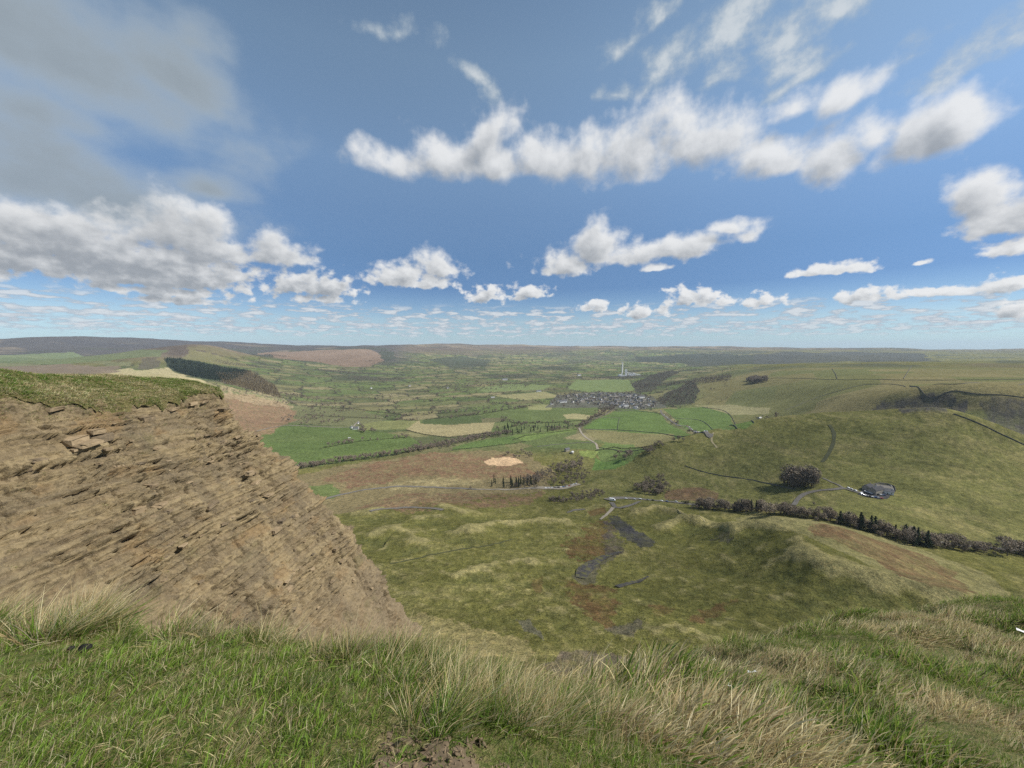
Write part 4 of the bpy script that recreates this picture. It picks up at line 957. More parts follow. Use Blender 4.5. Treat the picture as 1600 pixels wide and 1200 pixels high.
# the rough slope falling away to the right
slope = [tuft('slopestraw', 30, 0.10, 0.07, 0.16, 0.0090, 0.88, (0.8, -0.25), 0.6, 3, 100 + i, 1.1) for i in range(3)] + \
        [tuft('slopegreen', 30, 0.10, 0.06, 0.15, 0.0090, 0.25, (0.7, -0.25), 0.6, 3, 110 + i, 1.1) for i in range(3)] + \
        [tuft('slopemix', 30, 0.10, 0.06, 0.15, 0.0090, 0.62, (0.8, -0.25), 0.6, 3, 120 + i, 1.1) for i in range(2)]
NP = 36000
rr = np.sqrt(R8.uniform(1.7 ** 2, 15.5 ** 2, NP)); aa = np.radians(R8.uniform(0, 66, NP))
x, y = rr * np.sin(aa), rr * np.cos(aa)
near = rr < 3.0
keep = (~near) | (R8.uniform(size=NP) < 0.9)
x, y = x[keep], y[keep]; z = FH(x, y)
g_ = 1.5 * fbm(x / 1.5, y / 1.5, 3, 921) + 0.5 * sstep(0.66, 0.82, np.arctan2(x, y)) + 0.45 * (1 - sstep(0.2, 0.5, np.arctan2(x, y))) - 0.28
t_ = R8.normal(0, 0.22, len(x)) + g_
idx = np.where(t_ > 0.22, 3 + R8.integers(0, 3, len(x)), np.where(t_ < -0.12, R8.integers(0, 3, len(x)), 6 + R8.integers(0, 2, len(x))))
sc = R8.uniform(0.6, 1.3, len(x)) * np.clip(1 + 1.3 * fbm(x / 0.7, y / 0.7, 2, 925), .3, 2.1)
scatter('slope_grass', slope, np.stack([x, y, z], -1), np.stack([R8.normal(0, .12, len(x)), R8.normal(0, .12, len(x)), R8.uniform(-0.7, 0.7, len(x))], -1), sc, idx, 'rough pale and green grass on the slope falling away at right')

# sward on top of the rock face
cap = [tuft('cap', 26, 0.55, 0.25, 0.70, 0.075, (0.25, 0.55, 0.85)[i % 3], (0.15, 0.1), 0.9, 2, 130 + i, 1.0) for i in range(6)]
fi = R8.integers(10, N1 + 30, 9000); fj = R8.integers(1, 62, 9000)
cp = np.stack([TX[fi, fj], TY[fi, fj], TZ[fi, fj]], -1) + np.stack([R8.uniform(-.2, .2, 9000), R8.uniform(-.2, .2, 9000), np.zeros(9000)], -1)
gg = fbm(cp[:, 0] / 9, cp[:, 1] / 9, 3, 931) + R8.normal(0, .2, 9000)
idx = np.where(gg > 0.1, R8.integers(0, 2, 9000) * 3, np.where(gg < -0.2, 2 + 3 * R8.integers(0, 2, 9000), 1 + 3 * R8.integers(0, 2, 9000)))
scatter('clifftop_grass', cap, cp, np.stack([np.zeros(9000), np.zeros(9000), R8.uniform(0, 6.28, 9000)], -1), R8.uniform(0.6, 1.3, 9000), idx, 'tussocky grass along the top of the rock face')
# tufts that cling to ledges of the face, thickest under the edge
fi = R8.integers(5, N1 + 40, 5200); fj = (R8.uniform(0, 1, 5200) ** 2.2 * 200).astype(int) + 2
nn_ = fbm(S2[fi, fj] / 7, D2[fi, fj] / 3, 3, 941) + R8.normal(0, .12, 5200)
kp = nn_ > np.where(D2[fi, fj] < 7, 0.0, 0.42); fi, fj = fi[kp], fj[kp]; k_ = len(fi)
lt = [tuft('ledge', 22, 0.35, 0.15, 0.45, 0.06, (0.45, 0.75)[i % 2], (0.25, 0.0), 0.9, 2, 150 + i, 1.2) for i in range(4)]
scatter('ledge_grass', lt, np.stack([CX[fi, fj], CY[fi, fj], CZ[fi, fj]], -1), np.stack([np.zeros(k_), np.full(k_, 0.4), R8.uniform(-.6, .6, k_)], -1), R8.uniform(0.5, 1.2, k_), R8.integers(0, 4, k_), 'dry grass clinging to ledges of the rock face')
# ------------------------------------------------------------------ trees, hedges and scrub
def leafmat(name, c0, c1, trans=0.15):
    m, n, b = material(name)
    g = n.n('ShaderNodeNewGeometry')
    rnd = n.n('ShaderNodeObjectInfo').outputs['Random']
    f = n.math('ADD', n.math('MULTIPLY', g.outputs['Random Per Island'], 0.65), n.math('MULTIPLY', rnd, 0.35))
    cc = n.mix(f, (*c0, 1), (*c1, 1))
    n.put(b.inputs['Base Color'], cc); b.inputs['Roughness'].default_value = 0.9; b.inputs['Specular IOR Level'].default_value = 0.1
    return m
m_twig = leafmat('bare_twigs', (0.150, 0.122, 0.090), (0.29, 0.24, 0.18))
m_needle = leafmat('conifer_needles', (0.014, 0.026, 0.014), (0.040, 0.058, 0.030))
m_larch = leafmat('larch_twigs', (0.14, 0.108, 0.060), (0.25, 0.195, 0.11))
m_hedge = leafmat('hedge_twigs', (0.040, 0.044, 0.024), (0.105, 0.095, 0.060))
m_bark = plain('bark', (0.085, 0.070, 0.055), scale=0.8)
def quads_to(V, F, c, size, R, tri=True):
    """One leaf-sized face at c, turned at random."""
    a = R.normal(size=3); a /= np.linalg.norm(a); b_ = np.cross(a, R.normal(size=3)); b_ /= np.linalg.norm(b_)
    i = len(V); s = size * R.uniform(0.6, 1.4)
    V += [c + a * s, c - a * s * 0.5 + b_ * s * 0.8, c - a * s * 0.5 - b_ * s * 0.8]; F.append((i, i + 1, i + 2))
def limb(V, F, p, q, r0, r1, k=5):
    p, q = np.asarray(p, float), np.asarray(q, float); d = q - p; d /= np.linalg.norm(d)
    a = np.cross(d, [0.3, 0.9, 0.2]); a /= np.linalg.norm(a); b_ = np.cross(d, a); i = len(V)
    for c, r in ((p, r0), (q, r1)):
        for j in range(k): t = 2 * math.pi * j / k; V.append(c + (a * math.cos(t) + b_ * math.sin(t)) * r)
    for j in range(k):
        j2 = (j + 1) % k; F.append((i + j, i + j2, i + k + j2)); F.append((i + j, i + k + j2, i + k + j))
def broadleaf(seed, nleaf=760):
    """A leafless tree one unit high: trunk with limbs, and a crown of twig sprays."""
    R = np.random.default_rng(seed); TV, TF, CV, CF = [], [], [], []
    limb(TV, TF, (0, 0, -0.06), (0, 0, 0.36), 0.028, 0.018, 6)
    tips = []
    for i in range(8):
        a = R.uniform(0, 6.28); l = R.uniform(0.22, 0.42); h0 = R.uniform(0.18, 0.36)
        tip = np.array([math.cos(a) * l * R.uniform(.5, 1), math.sin(a) * l * R.uniform(.5, 1), h0 + R.uniform(0.22, 0.5)])
        limb(TV, TF, (0, 0, h0), tip, 0.012, 0.004, 4); tips.append(tip)
    for i in range(12): t = tips[R.integers(8)]; tips.append(t + R.normal(0, 0.11, 3))
    w = R.uniform(0.30, 0.40)
    while len(CF) < nleaf:
        c = tips[R.integers(len(tips))] + R.normal(0, 0.085, 3)
        e = (c[0] / w) ** 2 + (c[1] / w) ** 2 + ((c[2] - 0.60) / 0.40) ** 2
        if e < 1.15 and c[2] > 0.12: quads_to(CV, CF, c, 0.030, R)
    return (np.array(TV), np.array(TF)), (np.array(CV), np.array(CF))
def conifer(seed, nleaf=460):
    R = np.random.default_rng(seed); TV, TF, CV, CF = [], [], [], []
    limb(TV, TF, (0, 0, -0.05), (0, 0, 0.92), 0.018, 0.003, 5)
    w = R.uniform(0.15, 0.20)
    while len(CF) < nleaf:
        z = 0.10 + 0.9 * R.uniform() ** 1.25; a = R.uniform(0, 6.28); rm = w * (1.02 - z) ** 0.8 * (0.75 + 0.35 * math.sin(z * 60 + a))
        r = rm * math.sqrt(R.uniform(0.15, 1))
        quads_to(CV, CF, np.array([r * math.cos(a), r * math.sin(a), z - r * 0.35]), 0.030, R)
    return (np.array(TV), np.array(TF)), (np.array(CV), np.array(CF))
def shrub(seed, nleaf=260):
    R = np.random.default_rng(seed); TV, TF, CV, CF = [], [], [], []
    for i in range(4): limb(TV, TF, (R.normal(0, .06), R.normal(0, .06), -0.05), (R.normal(0, .3), R.normal(0, .3), 0.7), 0.03, 0.01, 4)
    lobes = [np.array([R.normal(0, .35), R.normal(0, .35), R.uniform(.25, .65)]) for _ in range(6)]
    while len(CF) < nleaf:
        c = lobes[R.integers(6)] + R.normal(0, 0.17, 3)
        if c[2] > 0.02: quads_to(CV, CF, c, 0.07, R)
    return (np.array(TV), np.array(TF)), (np.array(CV), np.array(CF))
KINDS = {}
for kind, fn, seeds, mt in (('bare', broadleaf, (1, 2, 3, 4), m_twig), ('fir', conifer, (11, 12, 13), m_needle), ('larch', conifer, (14, 15), m_larch), ('shrub', shrub, (21, 22, 23), m_hedge)):
    KINDS[kind] = []
    for sd in seeds:
        (tv, tf), (cv, cf) = fn(sd)
        tm = fast_mesh('trunk', tv, tf, True); tm.materials.append(m_bark)
        cm = fast_mesh('crown', cv, cf); cm.materials.append(mt)
        jm = fast_mesh('tree_far', np.vstack([tv, cv]), np.vstack([tf, cf + len(tv)])); jm.materials.append(mt)
        KINDS[kind].append((tm, cm, jm))
R9 = np.random.default_rng(5)
TREE_COUNT = [0]
def tree(kind, x, y, h, label, group, name, cat='tree', wide=1.0):
    tm, cm, _ = KINDS[kind][R9.integers(len(KINDS[kind]))]
    o = empty(name, (x, y, float(H(x, y))), R9.uniform(0, 6.28)); o.scale = (h * wide * R9.uniform(.9, 1.15), h * wide * R9.uniform(.9, 1.15), h)
    obj('trunk', tm, None, o); obj('crown', cm, None, o)
    TREE_COUNT[0] += 1
    return setp(o, label, cat, group)
def sample_poly(P, n):
    lo, hi = P.min(0), P.max(0); out = []
    while len(out) < n:
        q = R9.uniform(lo, hi, (n * 4, 2)); out += list(q[inside(P, q[:, 0], q[:, 1])])
    return np.array(out[:n])
def line_pts(px_list, n, jit):
    P = region(px_list); L = np.concatenate([[0], np.cumsum(np.linalg.norm(np.diff(P, axis=0), axis=1))])
    s = R9.uniform(0, L[-1], n)
    return np.stack([np.interp(s, L, P[:, 0]), np.interp(s, L, P[:, 1])], -1) + R9.normal(0, jit, (n, 2))
def grove(px_list, n, kind, h0, h1, label, group, name, wide=1.0, line=None):
    pts = line_pts(px_list, n, line) if line is not None else sample_poly(region(px_list), n)
    for p in pts:
        k = kind if isinstance(kind, str) else kind[R9.integers(len(kind))]
        tree(k, p[0], p[1], R9.uniform(h0, h1), label, group, name, 'bush' if k == 'shrub' else 'tree', wide)
# the round copse on the smooth hill
grove([(1222, 757), (1240, 752), (1268, 754), (1272, 760), (1240, 762)], 9, 'bare', 24, 34, 'grey leafless tree in the round copse on the smooth hill', 'trees of the round copse on the hill', 'copse_tree', 1.25)
# belt of trees along the lower road, from the lay-by to the right edge
for pl, nn_, wh in (([(1078, 792), (1130, 796)], 14, 'at the left end of the belt, right of the turning circle road'), ([(1130, 796), (1200, 800)], 16, 'in the belt left of the round copse'), ([(1200, 800), (1262, 808)], 14, 'in the belt just below the round copse'),
                    ([(1262, 808), (1340, 824)], 14, 'in the belt between the round copse and the hill car park'), ([(1340, 824), (1420, 846)], 13, 'in the belt below the hill car park'), ([(1420, 846), (1510, 859)], 14, 'in the belt right of the hill car park'), ([(1510, 859), (1620, 868)], 12, 'in the belt at the right edge')):
    grove(pl, nn_, 'bare', 10, 17, 'grey leafless tree ' + wh, 'bare trees ' + wh, 'belt_tree', 1.2, line=5)
grove([(1150, 797), (1200, 799)], 5, 'fir', 13, 17, 'dark green conifer in the belt left of the round copse', 'conifers left of the round copse', 'belt_conifer', 1.3, line=3)
grove([(1310, 818), (1335, 823), (1365, 832)], 6, 'fir', 15, 20, 'dark green conifer in the belt just below the hill car park', 'conifers below the hill car park', 'belt_conifer', 1.5, line=3)
grove([(1400, 842), (1440, 852)], 8, 'fir', 14, 19, 'dark green conifer in the belt right of the hill car park', 'conifers right of the hill car park', 'belt_conifer', 1.5, line=4)
grove([(1065, 787), (1110, 789), (1200, 796)], 16, 'shrub', 4, 6, 'low brown bush in the hedge beside the lower road', 'bushes beside the lower road', 'roadside_bush', 1.0, line=1.5)
# at the foot of the hill
grove([(990, 768), (1015, 750), (1040, 744), (1050, 770), (1020, 776)], 18, 'bare', 10, 17, 'leafless tree at the dark foot of the smooth hill', 'trees at the foot of the smooth hill', 'hillfoot_tree', 1.1)
grove([(855, 780), (900, 772), (950, 768), (930, 782), (870, 788)], 14, ('shrub', 'bare'), 4, 8, 'low scrubby tree on the bank left of the white van', 'scrub left of the turning circle', 'scrub_tree', 1.2)
# copse above the lower car park
grove([(752, 758), (765, 752), (830, 756), (850, 758), (800, 764)], 24, 'fir', 13, 19, 'dark green conifer in the small plantation by the pale lane', 'conifers of the small plantation', 'plantation_conifer', 1.0)
grove([(800, 762), (826, 747), (848, 740), (850, 763)], 16, 'bare', 9, 15, 'leafless tree in the copse next to the small conifer plantation', 'copse trees next to the plantation', 'copse_tree', 1.1)
grove([(848, 742), (872, 727), (890, 724), (885, 762), (850, 763)], 16, 'bare', 9, 17, 'leafless tree in the middle of the copse above the long lay-by', 'trees in the middle of the copse', 'copse_tree', 1.1)
grove([(885, 724), (905, 715), (922, 740), (910, 757), (886, 760)], 14, 'bare', 9, 17, 'leafless tree at the right end of the copse near the stone farmhouse', 'trees at the right end of the copse', 'copse_tree', 1.1)
grove([(785, 712), (815, 706), (835, 709), (830, 715), (795, 716)], 12, 'bare', 7, 12, 'small leafless tree behind the bare sandy patch', 'trees behind the sandy patch', 'thicket_tree', 1.2)
grove([(955, 716), (975, 708), (990, 714), (975, 722)], 7, 'bare', 13, 18, 'rounded leafless tree in the pasture left of the smooth hill', 'trees in the pasture left of the hill', 'field_tree', 1.2)
grove([(1005, 706), (1030, 696), (1042, 700), (1015, 711)], 9, 'bare', 10, 14, 'leafless tree peeping over the slope of the smooth hill', 'trees behind the slope of the hill', 'field_tree', 1.2)
# conifer block in the middle of the valley
grove([(772, 676), (785, 668), (806, 664), (812, 678), (800, 680)], 17, 'fir', 15, 22, 'dark green conifer in the thick left half of the mid valley block', 'conifers in the left half of the mid valley block', 'valley_conifer', 1.1)
grove([(812, 666), (845, 667), (890, 665), (888, 671), (840, 676), (814, 678)], 17, 'fir', 15, 22, 'dark green conifer in the thin right half of the mid valley block', 'conifers in the right half of the mid valley block', 'valley_conifer', 1.1)
# clump on the limestone upland
grove([(1165, 596), (1175, 592), (1198, 593), (1196, 598), (1172, 599)], 16, 'bare', 26, 36, 'dark tree in the clump on the limestone upland', 'trees of the upland clump', 'upland_tree', 1.7)
# single trees
for px, py, h, lb in ((1052, 690, 12, 'left of three leafless trees at the end of the straw field'), (1060, 689, 14, 'tallest of three leafless trees at the end of the straw field'), (1068, 690, 10, 'right of three leafless trees at the end of the straw field'),
                      (1047, 652, 11, 'leafless tree beside the upper bend of the road with parked cars'), (1031, 649, 10, 'leafless tree where the parked cars begin near the village'), (834, 748, 10, 'tall leafless tree rising out of the copse by the plantation'),
                      (735, 765, 7, 'small lone tree where the old road meets the pale lane'), (1272, 790, 6, 'small tree on the rough bank below the hill lane'), (1280, 796, 5, 'smallest tree below the hill lane, just above the belt')):
    p = at(px, py); tree('bare', p[0], p[1], h, lb, None, 'lone_tree', wide=1.1)

def wood(name, spots, kind, h0, h1, label, wide=1.0):
    src = [bpy.data.objects.new(name, jm) for _, _, jm in KINDS[kind]]
    P3 = np.stack([spots[:, 0], spots[:, 1], H(spots[:, 0], spots[:, 1])], -1); k = len(P3)
    return scatter(name, src, P3, np.stack([np.zeros(k), np.zeros(k), R9.uniform(0, 6.28, k)], -1), R9.uniform(h0, h1, k), R9.integers(0, len(src), k), label, 'woodland')
wood('ridge_plantation', sample_poly(region([(257, 561), (282, 562), (330, 571), (392, 581), (353, 597), (296, 588), (264, 573)]), 2600), 'fir', 13, 20, 'dark conifer plantation on the flank of the long ridge')
wood('larch_wood', sample_poly(region([(337, 586), (392, 581), (430, 604), (440, 622), (400, 612), (353, 600)]), 1500), 'larch', 13, 19, 'pale brown larch wood below the dark plantation')
bare = [line_pts([(448, 735), (520, 723), (600, 712), (640, 706), (680, 699)], 150, 6), line_pts([(655, 700), (690, 697), (720, 690), (770, 680), (800, 676)], 190, 13), line_pts([(905, 668), (923, 657), (940, 648)], 70, 9), line_pts([(935, 648), (948, 641), (960, 637)], 60, 14),
        sample_poly(region([(985, 600), (1010, 590), (1050, 579), (1062, 582), (1035, 596), (1015, 612), (1000, 615)]), 340), sample_poly(region([(1020, 632), (1040, 615), (1085, 595), (1093, 612), (1085, 630), (1060, 634)]), 420),
        sample_poly(region([(850, 637), (870, 617), (930, 612), (990, 613), (1020, 620), (1040, 636), (1000, 640), (930, 637)]), 320), line_pts([(800, 600), (850, 596), (900, 590), (980, 592)], 160, 60), sample_poly(region([(680, 602), (760, 598), (830, 600), (820, 608), (700, 612)]), 240),
        sample_poly(region([(400, 612), (460, 616), (520, 625), (560, 645), (480, 640), (430, 630)]), 150), sample_poly(region([(430, 655), (480, 640), (530, 650), (545, 660), (470, 664)]), 70), line_pts([(1050, 570), (1100, 575), (1160, 576)], 40, 20), line_pts([(1183, 654), (1200, 651), (1215, 652)], 16, 8),
        line_pts([(500, 700), (560, 690), (640, 683)], 26, 8), line_pts([(700, 655), (760, 645), (830, 636)], 60, 8), line_pts([(560, 655), (640, 650), (740, 642)], 50, 8), line_pts([(560, 672), (575, 676)], 14, 14)]
wood('valley_trees', np.vstack(bare), 'bare', 8, 15, 'leafless trees scattered through the valley and round the village', 1.1)
# hedgerow trees along the far field edges, and far woods
q = np.stack([R9.uniform(-0.66, 0.52, 90000), np.exp(R9.uniform(math.log(1350), math.log(6500), 90000))], -1)
qx, qy = q[:, 1] * np.sin(q[:, 0]), q[:, 1] * np.cos(q[:, 0])
wx_ = qx + 40 * fbm(qx / 400, qy / 400, 2, 641); wy_ = qy + 40 * fbm(qx / 400, qy / 400, 2, 651)
_, qe = cells(wx_, wy_, 105, 661); qz = H(qx, qy)
fw = fbm(qx / 620, qy / 380, 5, 701, 0.55)
ok = (qz < -110) & (((qe < 5) & (vnoise(qx / 90, qy / 90, 1101) > 0.42)) | ((fw > 0.33) & (q[:, 1] > 3000)))
for P_, _c in FIELDS: ok &= ~inside(region(P_), qx, qy)
ok &= ~inside(region([(340, 612), (400, 618), (448, 630), (463, 640), (455, 660), (440, 668), (400, 680), (370, 680)]), qx, qy)
sel = np.where(ok)[0][:7000]
wood('hedgerow_trees', np.stack([qx[sel], qy[sel]], -1), 'bare', 5, 12, 'countless hedgerow trees and woods of the far valley')

wood('belt_thicket', np.vstack([line_pts([(1078, 792), (1130, 796), (1200, 800), (1260, 808), (1330, 822), (1420, 846), (1500, 858), (1620, 868)], 240, 6)]), 'bare', 4, 8, 'tangled brown undergrowth filling the tree belt below the knoll')
wood('copse_thicket', np.vstack([sample_poly(region([(790, 762), (830, 742), (870, 726), (905, 713), (924, 740), (912, 758), (860, 766)]), 160), sample_poly(region([(990, 768), (1015, 750), (1040, 744), (1050, 770), (1020, 776)]), 50), sample_poly(region([(855, 782), (900, 772), (950, 768), (930, 782), (870, 788)]), 60)]), 'bare', 4, 9, 'brown undergrowth in the copse and at the foot of the hill')
wood('copse_brush', sample_poly(region([(1218, 758), (1240, 751), (1270, 754), (1275, 761), (1240, 764)]), 26), 'bare', 14, 24, 'dense brushwood inside the round copse on the hill')
wood('upland_brush', sample_poly(region([(1164, 596), (1175, 592), (1200, 593), (1198, 599), (1172, 600)]), 60), 'bare', 18, 28, 'brushwood filling the upland clump')
def hedgerow(px_list, h, w, label, kindname='hedgerow', dens=1.6, mat=None, first=None):
    P = region(px_list, first); L = np.concatenate([[0], np.cumsum(np.linalg.norm(np.diff(P, axis=0), axis=1))])
    nq = int(min(2600, L[-1] * dens * 3)); R = np.random.default_rng(int(px_list[0][0] * 7 + px_list[0][1]))
    V, F = [], []
    s = R.uniform(0, L[-1], nq); xs = np.interp(s, L, P[:, 0]) + R.normal(0, w / 2, nq); ys = np.interp(s, L, P[:, 1]) + R.normal(0, w / 2, nq)
    hh = h * (0.55 + 0.9 * vnoise(s / 9, s * 0, 1201)); zs = H(xs, ys) + hh * R.uniform(0.05, 1, nq)
    c0 = np.array([P[0][0], P[0][1], float(H(*P[0]))])
    for i in range(nq): quads_to(V, F, np.array([xs[i], ys[i], zs[i]]) - c0, 0.55 + 0.12 * h, R)
    o = obj(kindname, fast_mesh(kindname, np.array(V), np.array(F)), mat or m_hedge); o.location = c0
    return setp(o, label, 'hedge')
hedgerow([(448, 733), (500, 727), (560, 719), (620, 711), (675, 700)], 3.5, 3, 'ragged hedge between the bright green field and the brown moor')
hedgerow([(705, 704), (755, 699), (822, 690)], 2.2, 2, 'low hedge under the green strip right of the stream trees')
hedgerow([(662, 656), (700, 651), (749, 648), (800, 639)], 3, 2.5, 'hedge on the far side of the pale straw field')
hedgerow([(634, 672), (662, 679), (702, 684), (767, 676)], 3, 2.5, 'hedge on the near side of the pale straw field')
hedgerow([(500, 701), (560, 690), (640, 683)], 2.2, 2, 'thin broken hedge across the large green field')
hedgerow([(470, 633), (560, 640), (640, 650)], 3.5, 3, 'hedge above the olive pasture behind the white farm')
hedgerow([(800, 661), (860, 661), (915, 657)], 3, 2.5, 'hedge behind the conifer block in mid valley')
hedgerow([(800, 688), (820, 681), (902, 671)], 2.2, 2, 'hedge running right from the conifer block to the lane')
hedgerow([(480, 648), (540, 652), (600, 655), (655, 657)], 3, 2.5, 'hedge behind the field of the white farm')
hedgerow([(930, 705), (960, 699), (1000, 700), (1030, 697)], 2.6, 2, 'hedge below the straw field near the lane')
# ------------------------------------------------------------------ roads, lanes and the broken road on the landslip
def smooth_line(P, step):
    Q, s = resample(np.asarray(P), max(4, int(np.linalg.norm(np.diff(P, axis=0), axis=1).sum() / step)))
    return Q
def strip(name, px_list, width, mat, lift=0.35, step=5.0, kind='structure', first=None):
    P = smooth_line(region(px_list, first), step)
    t = np.gradient(P, axis=0); t /= np.linalg.norm(t, axis=1)[:, None]; nn = np.stack([t[:, 1], -t[:, 0]], -1)
    w = np.interp(np.linspace(0, 1, len(P)), np.linspace(0, 1, len(width)), width) if isinstance(width, (list, tuple)) else np.full(len(P), width)
    w = w * (1 + 0.12 * fbm(np.arange(len(P)) / 6, np.zeros(len(P)), 2, 1301))
    k = np.linspace(-0.5, 0.5, 5)
    X = P[:, 0][:, None] + nn[:, 0][:, None] * w[:, None] * k; Y = P[:, 1][:, None] + nn[:, 1][:, None] * w[:, None] * k
    Z = H(X, Y) + lift; Z = Z * 0.5 + Z.max(1)[:, None] * 0.5          # roads lie level across
    o = obj(name, fast_mesh(name, np.stack([X.ravel(), Y.ravel(), Z.ravel()], -1), grid_faces(*X.shape)[:, ::-1], True), mat)
    return setp(o, kind=kind)
def draped(name, px_list, mat, lift=0.9, cell=1.2, rough=1.8):
    P = region(px_list); P = smooth_line(np.vstack([P, P[:1]]), 1.2)[:-1]; P = P + rough * np.stack([fbm(P[:, 0] / 5, P[:, 1] / 5, 3, 1501), fbm(P[:, 0] / 5 + 40, P[:, 1] / 5, 3, 1503)], -1)
    bm = bmesh.new(); vs = [bm.verts.new((p[0], p[1], 0)) for p in P]; bm.faces.new(vs)
    bmesh.ops.triangulate(bm, faces=bm.faces[:])
    for _ in range(5):
        long_e = [e for e in bm.edges if e.calc_length() > cell * 2]
        if not long_e: break
        bmesh.ops.subdivide_edges(bm, edges=long_e, cuts=1); bmesh.ops.triangulate(bm, faces=[f for f in bm.faces if len(f.verts) > 3])
    me = bpy.data.meshes.new(name); bm.to_mesh(me); bm.free()
    co = np.empty(len(me.vertices) * 3, np.float32); me.vertices.foreach_get('co', co); co = co.reshape(-1, 3)
    co[:, 2] = H(co[:, 0], co[:, 1]) + lift; me.vertices.foreach_set('co', co.ravel()); me.update()
    if sum(p.normal.z for p in me.polygons) < 0: me.flip_normals()
    return setp(obj(name, me, mat), kind='structure')
m_lane = plain('pale_lane', (0.23, 0.20, 0.155), scale=0.2); m_road = plain('worn_asphalt', (0.040, 0.039, 0.038), scale=0.3); m_dark = plain('wet_broken_asphalt', (0.042, 0.040, 0.039), scale=0.25, var=0.35); m_grey = plain('grey_gravel', (0.135, 0.123, 0.105), scale=0.3)
nt_ = N(m_dark.node_tree); pb = m_dark.node_tree.nodes['Principled BSDF']; ps = nt_.n('ShaderNodeNewGeometry').outputs['Position']
old = pb.inputs['Base Color'].links[0].from_socket                      # grass and earth breaking through the old surface
m1 = nt_.mix(nt_.maprange(nt_.noise(ps, 0.16, 6, 0.65), 0.50, 0.58), old, (0.085, 0.083, 0.030, 1)); m1 = nt_.mix(nt_.maprange(nt_.noise(ps, 0.5, 5, 0.7), 0.52, 0.62, 0, 0.7), m1, (0.11, 0.092, 0.068, 1)); nt_.put(pb.inputs['Base Color'], m1)
strip('road', [(1032, 641), (1036, 648), (1049, 658), (1060, 665), (1078, 669), (1104, 676), (1112, 678)], 9, m_grey, 0.6)
strip('lane', [(962, 637), (945, 648), (931, 653), (918, 659), (905, 669)], 6, m_grey, 0.5)
strip('lane', [(905, 669), (909, 677), (916, 684), (926, 690), (932, 695), (934, 702)], 7, m_lane, 0.5)
strip('lane', [(400, 674), (425, 668), (447, 665), (480, 666), (505, 667), (530, 668), (552, 667)], 6, m_lane, 0.5)
strip('lane', [(552, 667), (556, 662), (561, 658)], 6, m_lane, 0.5)
strip('lane', [(395, 614), (430, 622), (480, 630), (520, 634)], 5, m_lane, 0.6)
strip('road', [(489, 787), (520, 776), (557, 768), (590, 763), (623, 760), (662, 761), (715, 763), (744, 765)], 7, m_grey, 0.4)
strip('road', [(744, 765), (781, 765), (820, 763), (850, 763), (880, 762), (905, 756)], [6, 6, 7, 14, 16, 12], m_lane, 0.5)
strip('road', [(578, 799), (605, 795), (636, 793), (665, 794), (692, 797)], 6, m_grey, 0.4)
strip('road', [(950, 782), (960, 779), (984, 779), (1010, 781), (1040, 784), (1072, 787), (1110, 790), (1170, 795), (1230, 799)], [18, 14, 7, 7, 7, 6, 6, 6, 6], m_grey, 0.5)
strip('road', [(955, 785), (962, 793), (975, 793), (990, 788), (1000, 784)], [9, 7, 6, 6, 5], m_grey, 0.6)
strip('lane', [(958, 793), (952, 800), (946, 806), (938, 812)], [6, 5, 4, 3], m_lane, 0.4)
strip('lane', [(1240, 790), (1247, 780), (1258, 772), (1277, 767), (1300, 765), (1318, 763), (1332, 767), (1345, 771)], 6.5, m_grey, 0.5)
strip('lane', [(1285, 747), (1300, 754), (1318, 763)], 3.5, m_grey, 0.5)
strip('road', [(1230, 799), (1280, 806), (1340, 818), (1420, 838), (1500, 852), (1620, 862)], 6, m_grey, 0.5)
strip('broken_road', [(970, 863), (955, 867), (940, 873), (925, 882), (913, 892), (907, 904)], [3, 6, 8, 11, 13, 8], m_dark, 0.35, 2.0)
strip('broken_road', [(964, 918), (974, 915), (990, 910), (1013, 901)], [5, 4.5, 3.5, 2], m_dark, 0.35, 2.0)
strip('broken_road', [(886, 801), (900, 797), (914, 796)], [4, 6, 4], m_grey, 0.3, 2.0)
m_path = plain('trodden_grass', (0.24, 0.205, 0.115), scale=0.3); m_track = plain('damp_track', (0.055, 0.058, 0.024), scale=0.3)
strip('path', [(610, 881), (650, 873), (700, 862), (767, 852), (800, 843)], 2.0, m_track, 0.2, 3.0)
strip('path', [(985, 793), (1023, 789), (1052, 794), (1062, 800), (1102, 816)], 1.0, m_path, 0.25, 3.0)
strip('path', [(1296, 664), (1303, 676), (1302, 692), (1296, 706), (1285, 722)], 6, m_track, 0.25, 4.0)
strip('path', [(1115, 676), (1112, 688), (1120, 700)], 4, m_path, 0.25, 4.0)
# ------------------------------------------------------------------ dry stone walls
m_wall = plain('drystone', (0.095, 0.09, 0.078), scale=0.5, var=0.3)
def stone_wall(px_list, label, h=1.6, w=0.9, first=None):
    P = smooth_line(region(px_list, first), 7.0)
    t = np.gradient(P, axis=0); t /= np.linalg.norm(t, axis=1)[:, None]; nn = np.stack([t[:, 1], -t[:, 0]], -1)
    prof_ = np.array([[-0.5, -0.6], [-0.36, 1.0], [0.36, 1.0], [0.5, -0.6]])
    X = P[:, 0][:, None] + nn[:, 0][:, None] * w * prof_[:, 0]; Y = P[:, 1][:, None] + nn[:, 1][:, None] * w * prof_[:, 0]
    top = h * (0.9 + 0.2 * vnoise(np.arange(len(P)) * 0.7, np.zeros(len(P)), 1401))
    Z = H(P[:, 0], P[:, 1])[:, None] + prof_[:, 1] * top[:, None]
    c0 = np.array([P[0][0], P[0][1], Z[0].mean()])
    o = obj('stone_wall', fast_mesh('stone_wall', np.stack([X.ravel(), Y.ravel(), Z.ravel()], -1) - c0, grid_faces(*X.shape)[:, ::-1]), m_wall); o.location = c0
    return setp(o, label, 'wall')
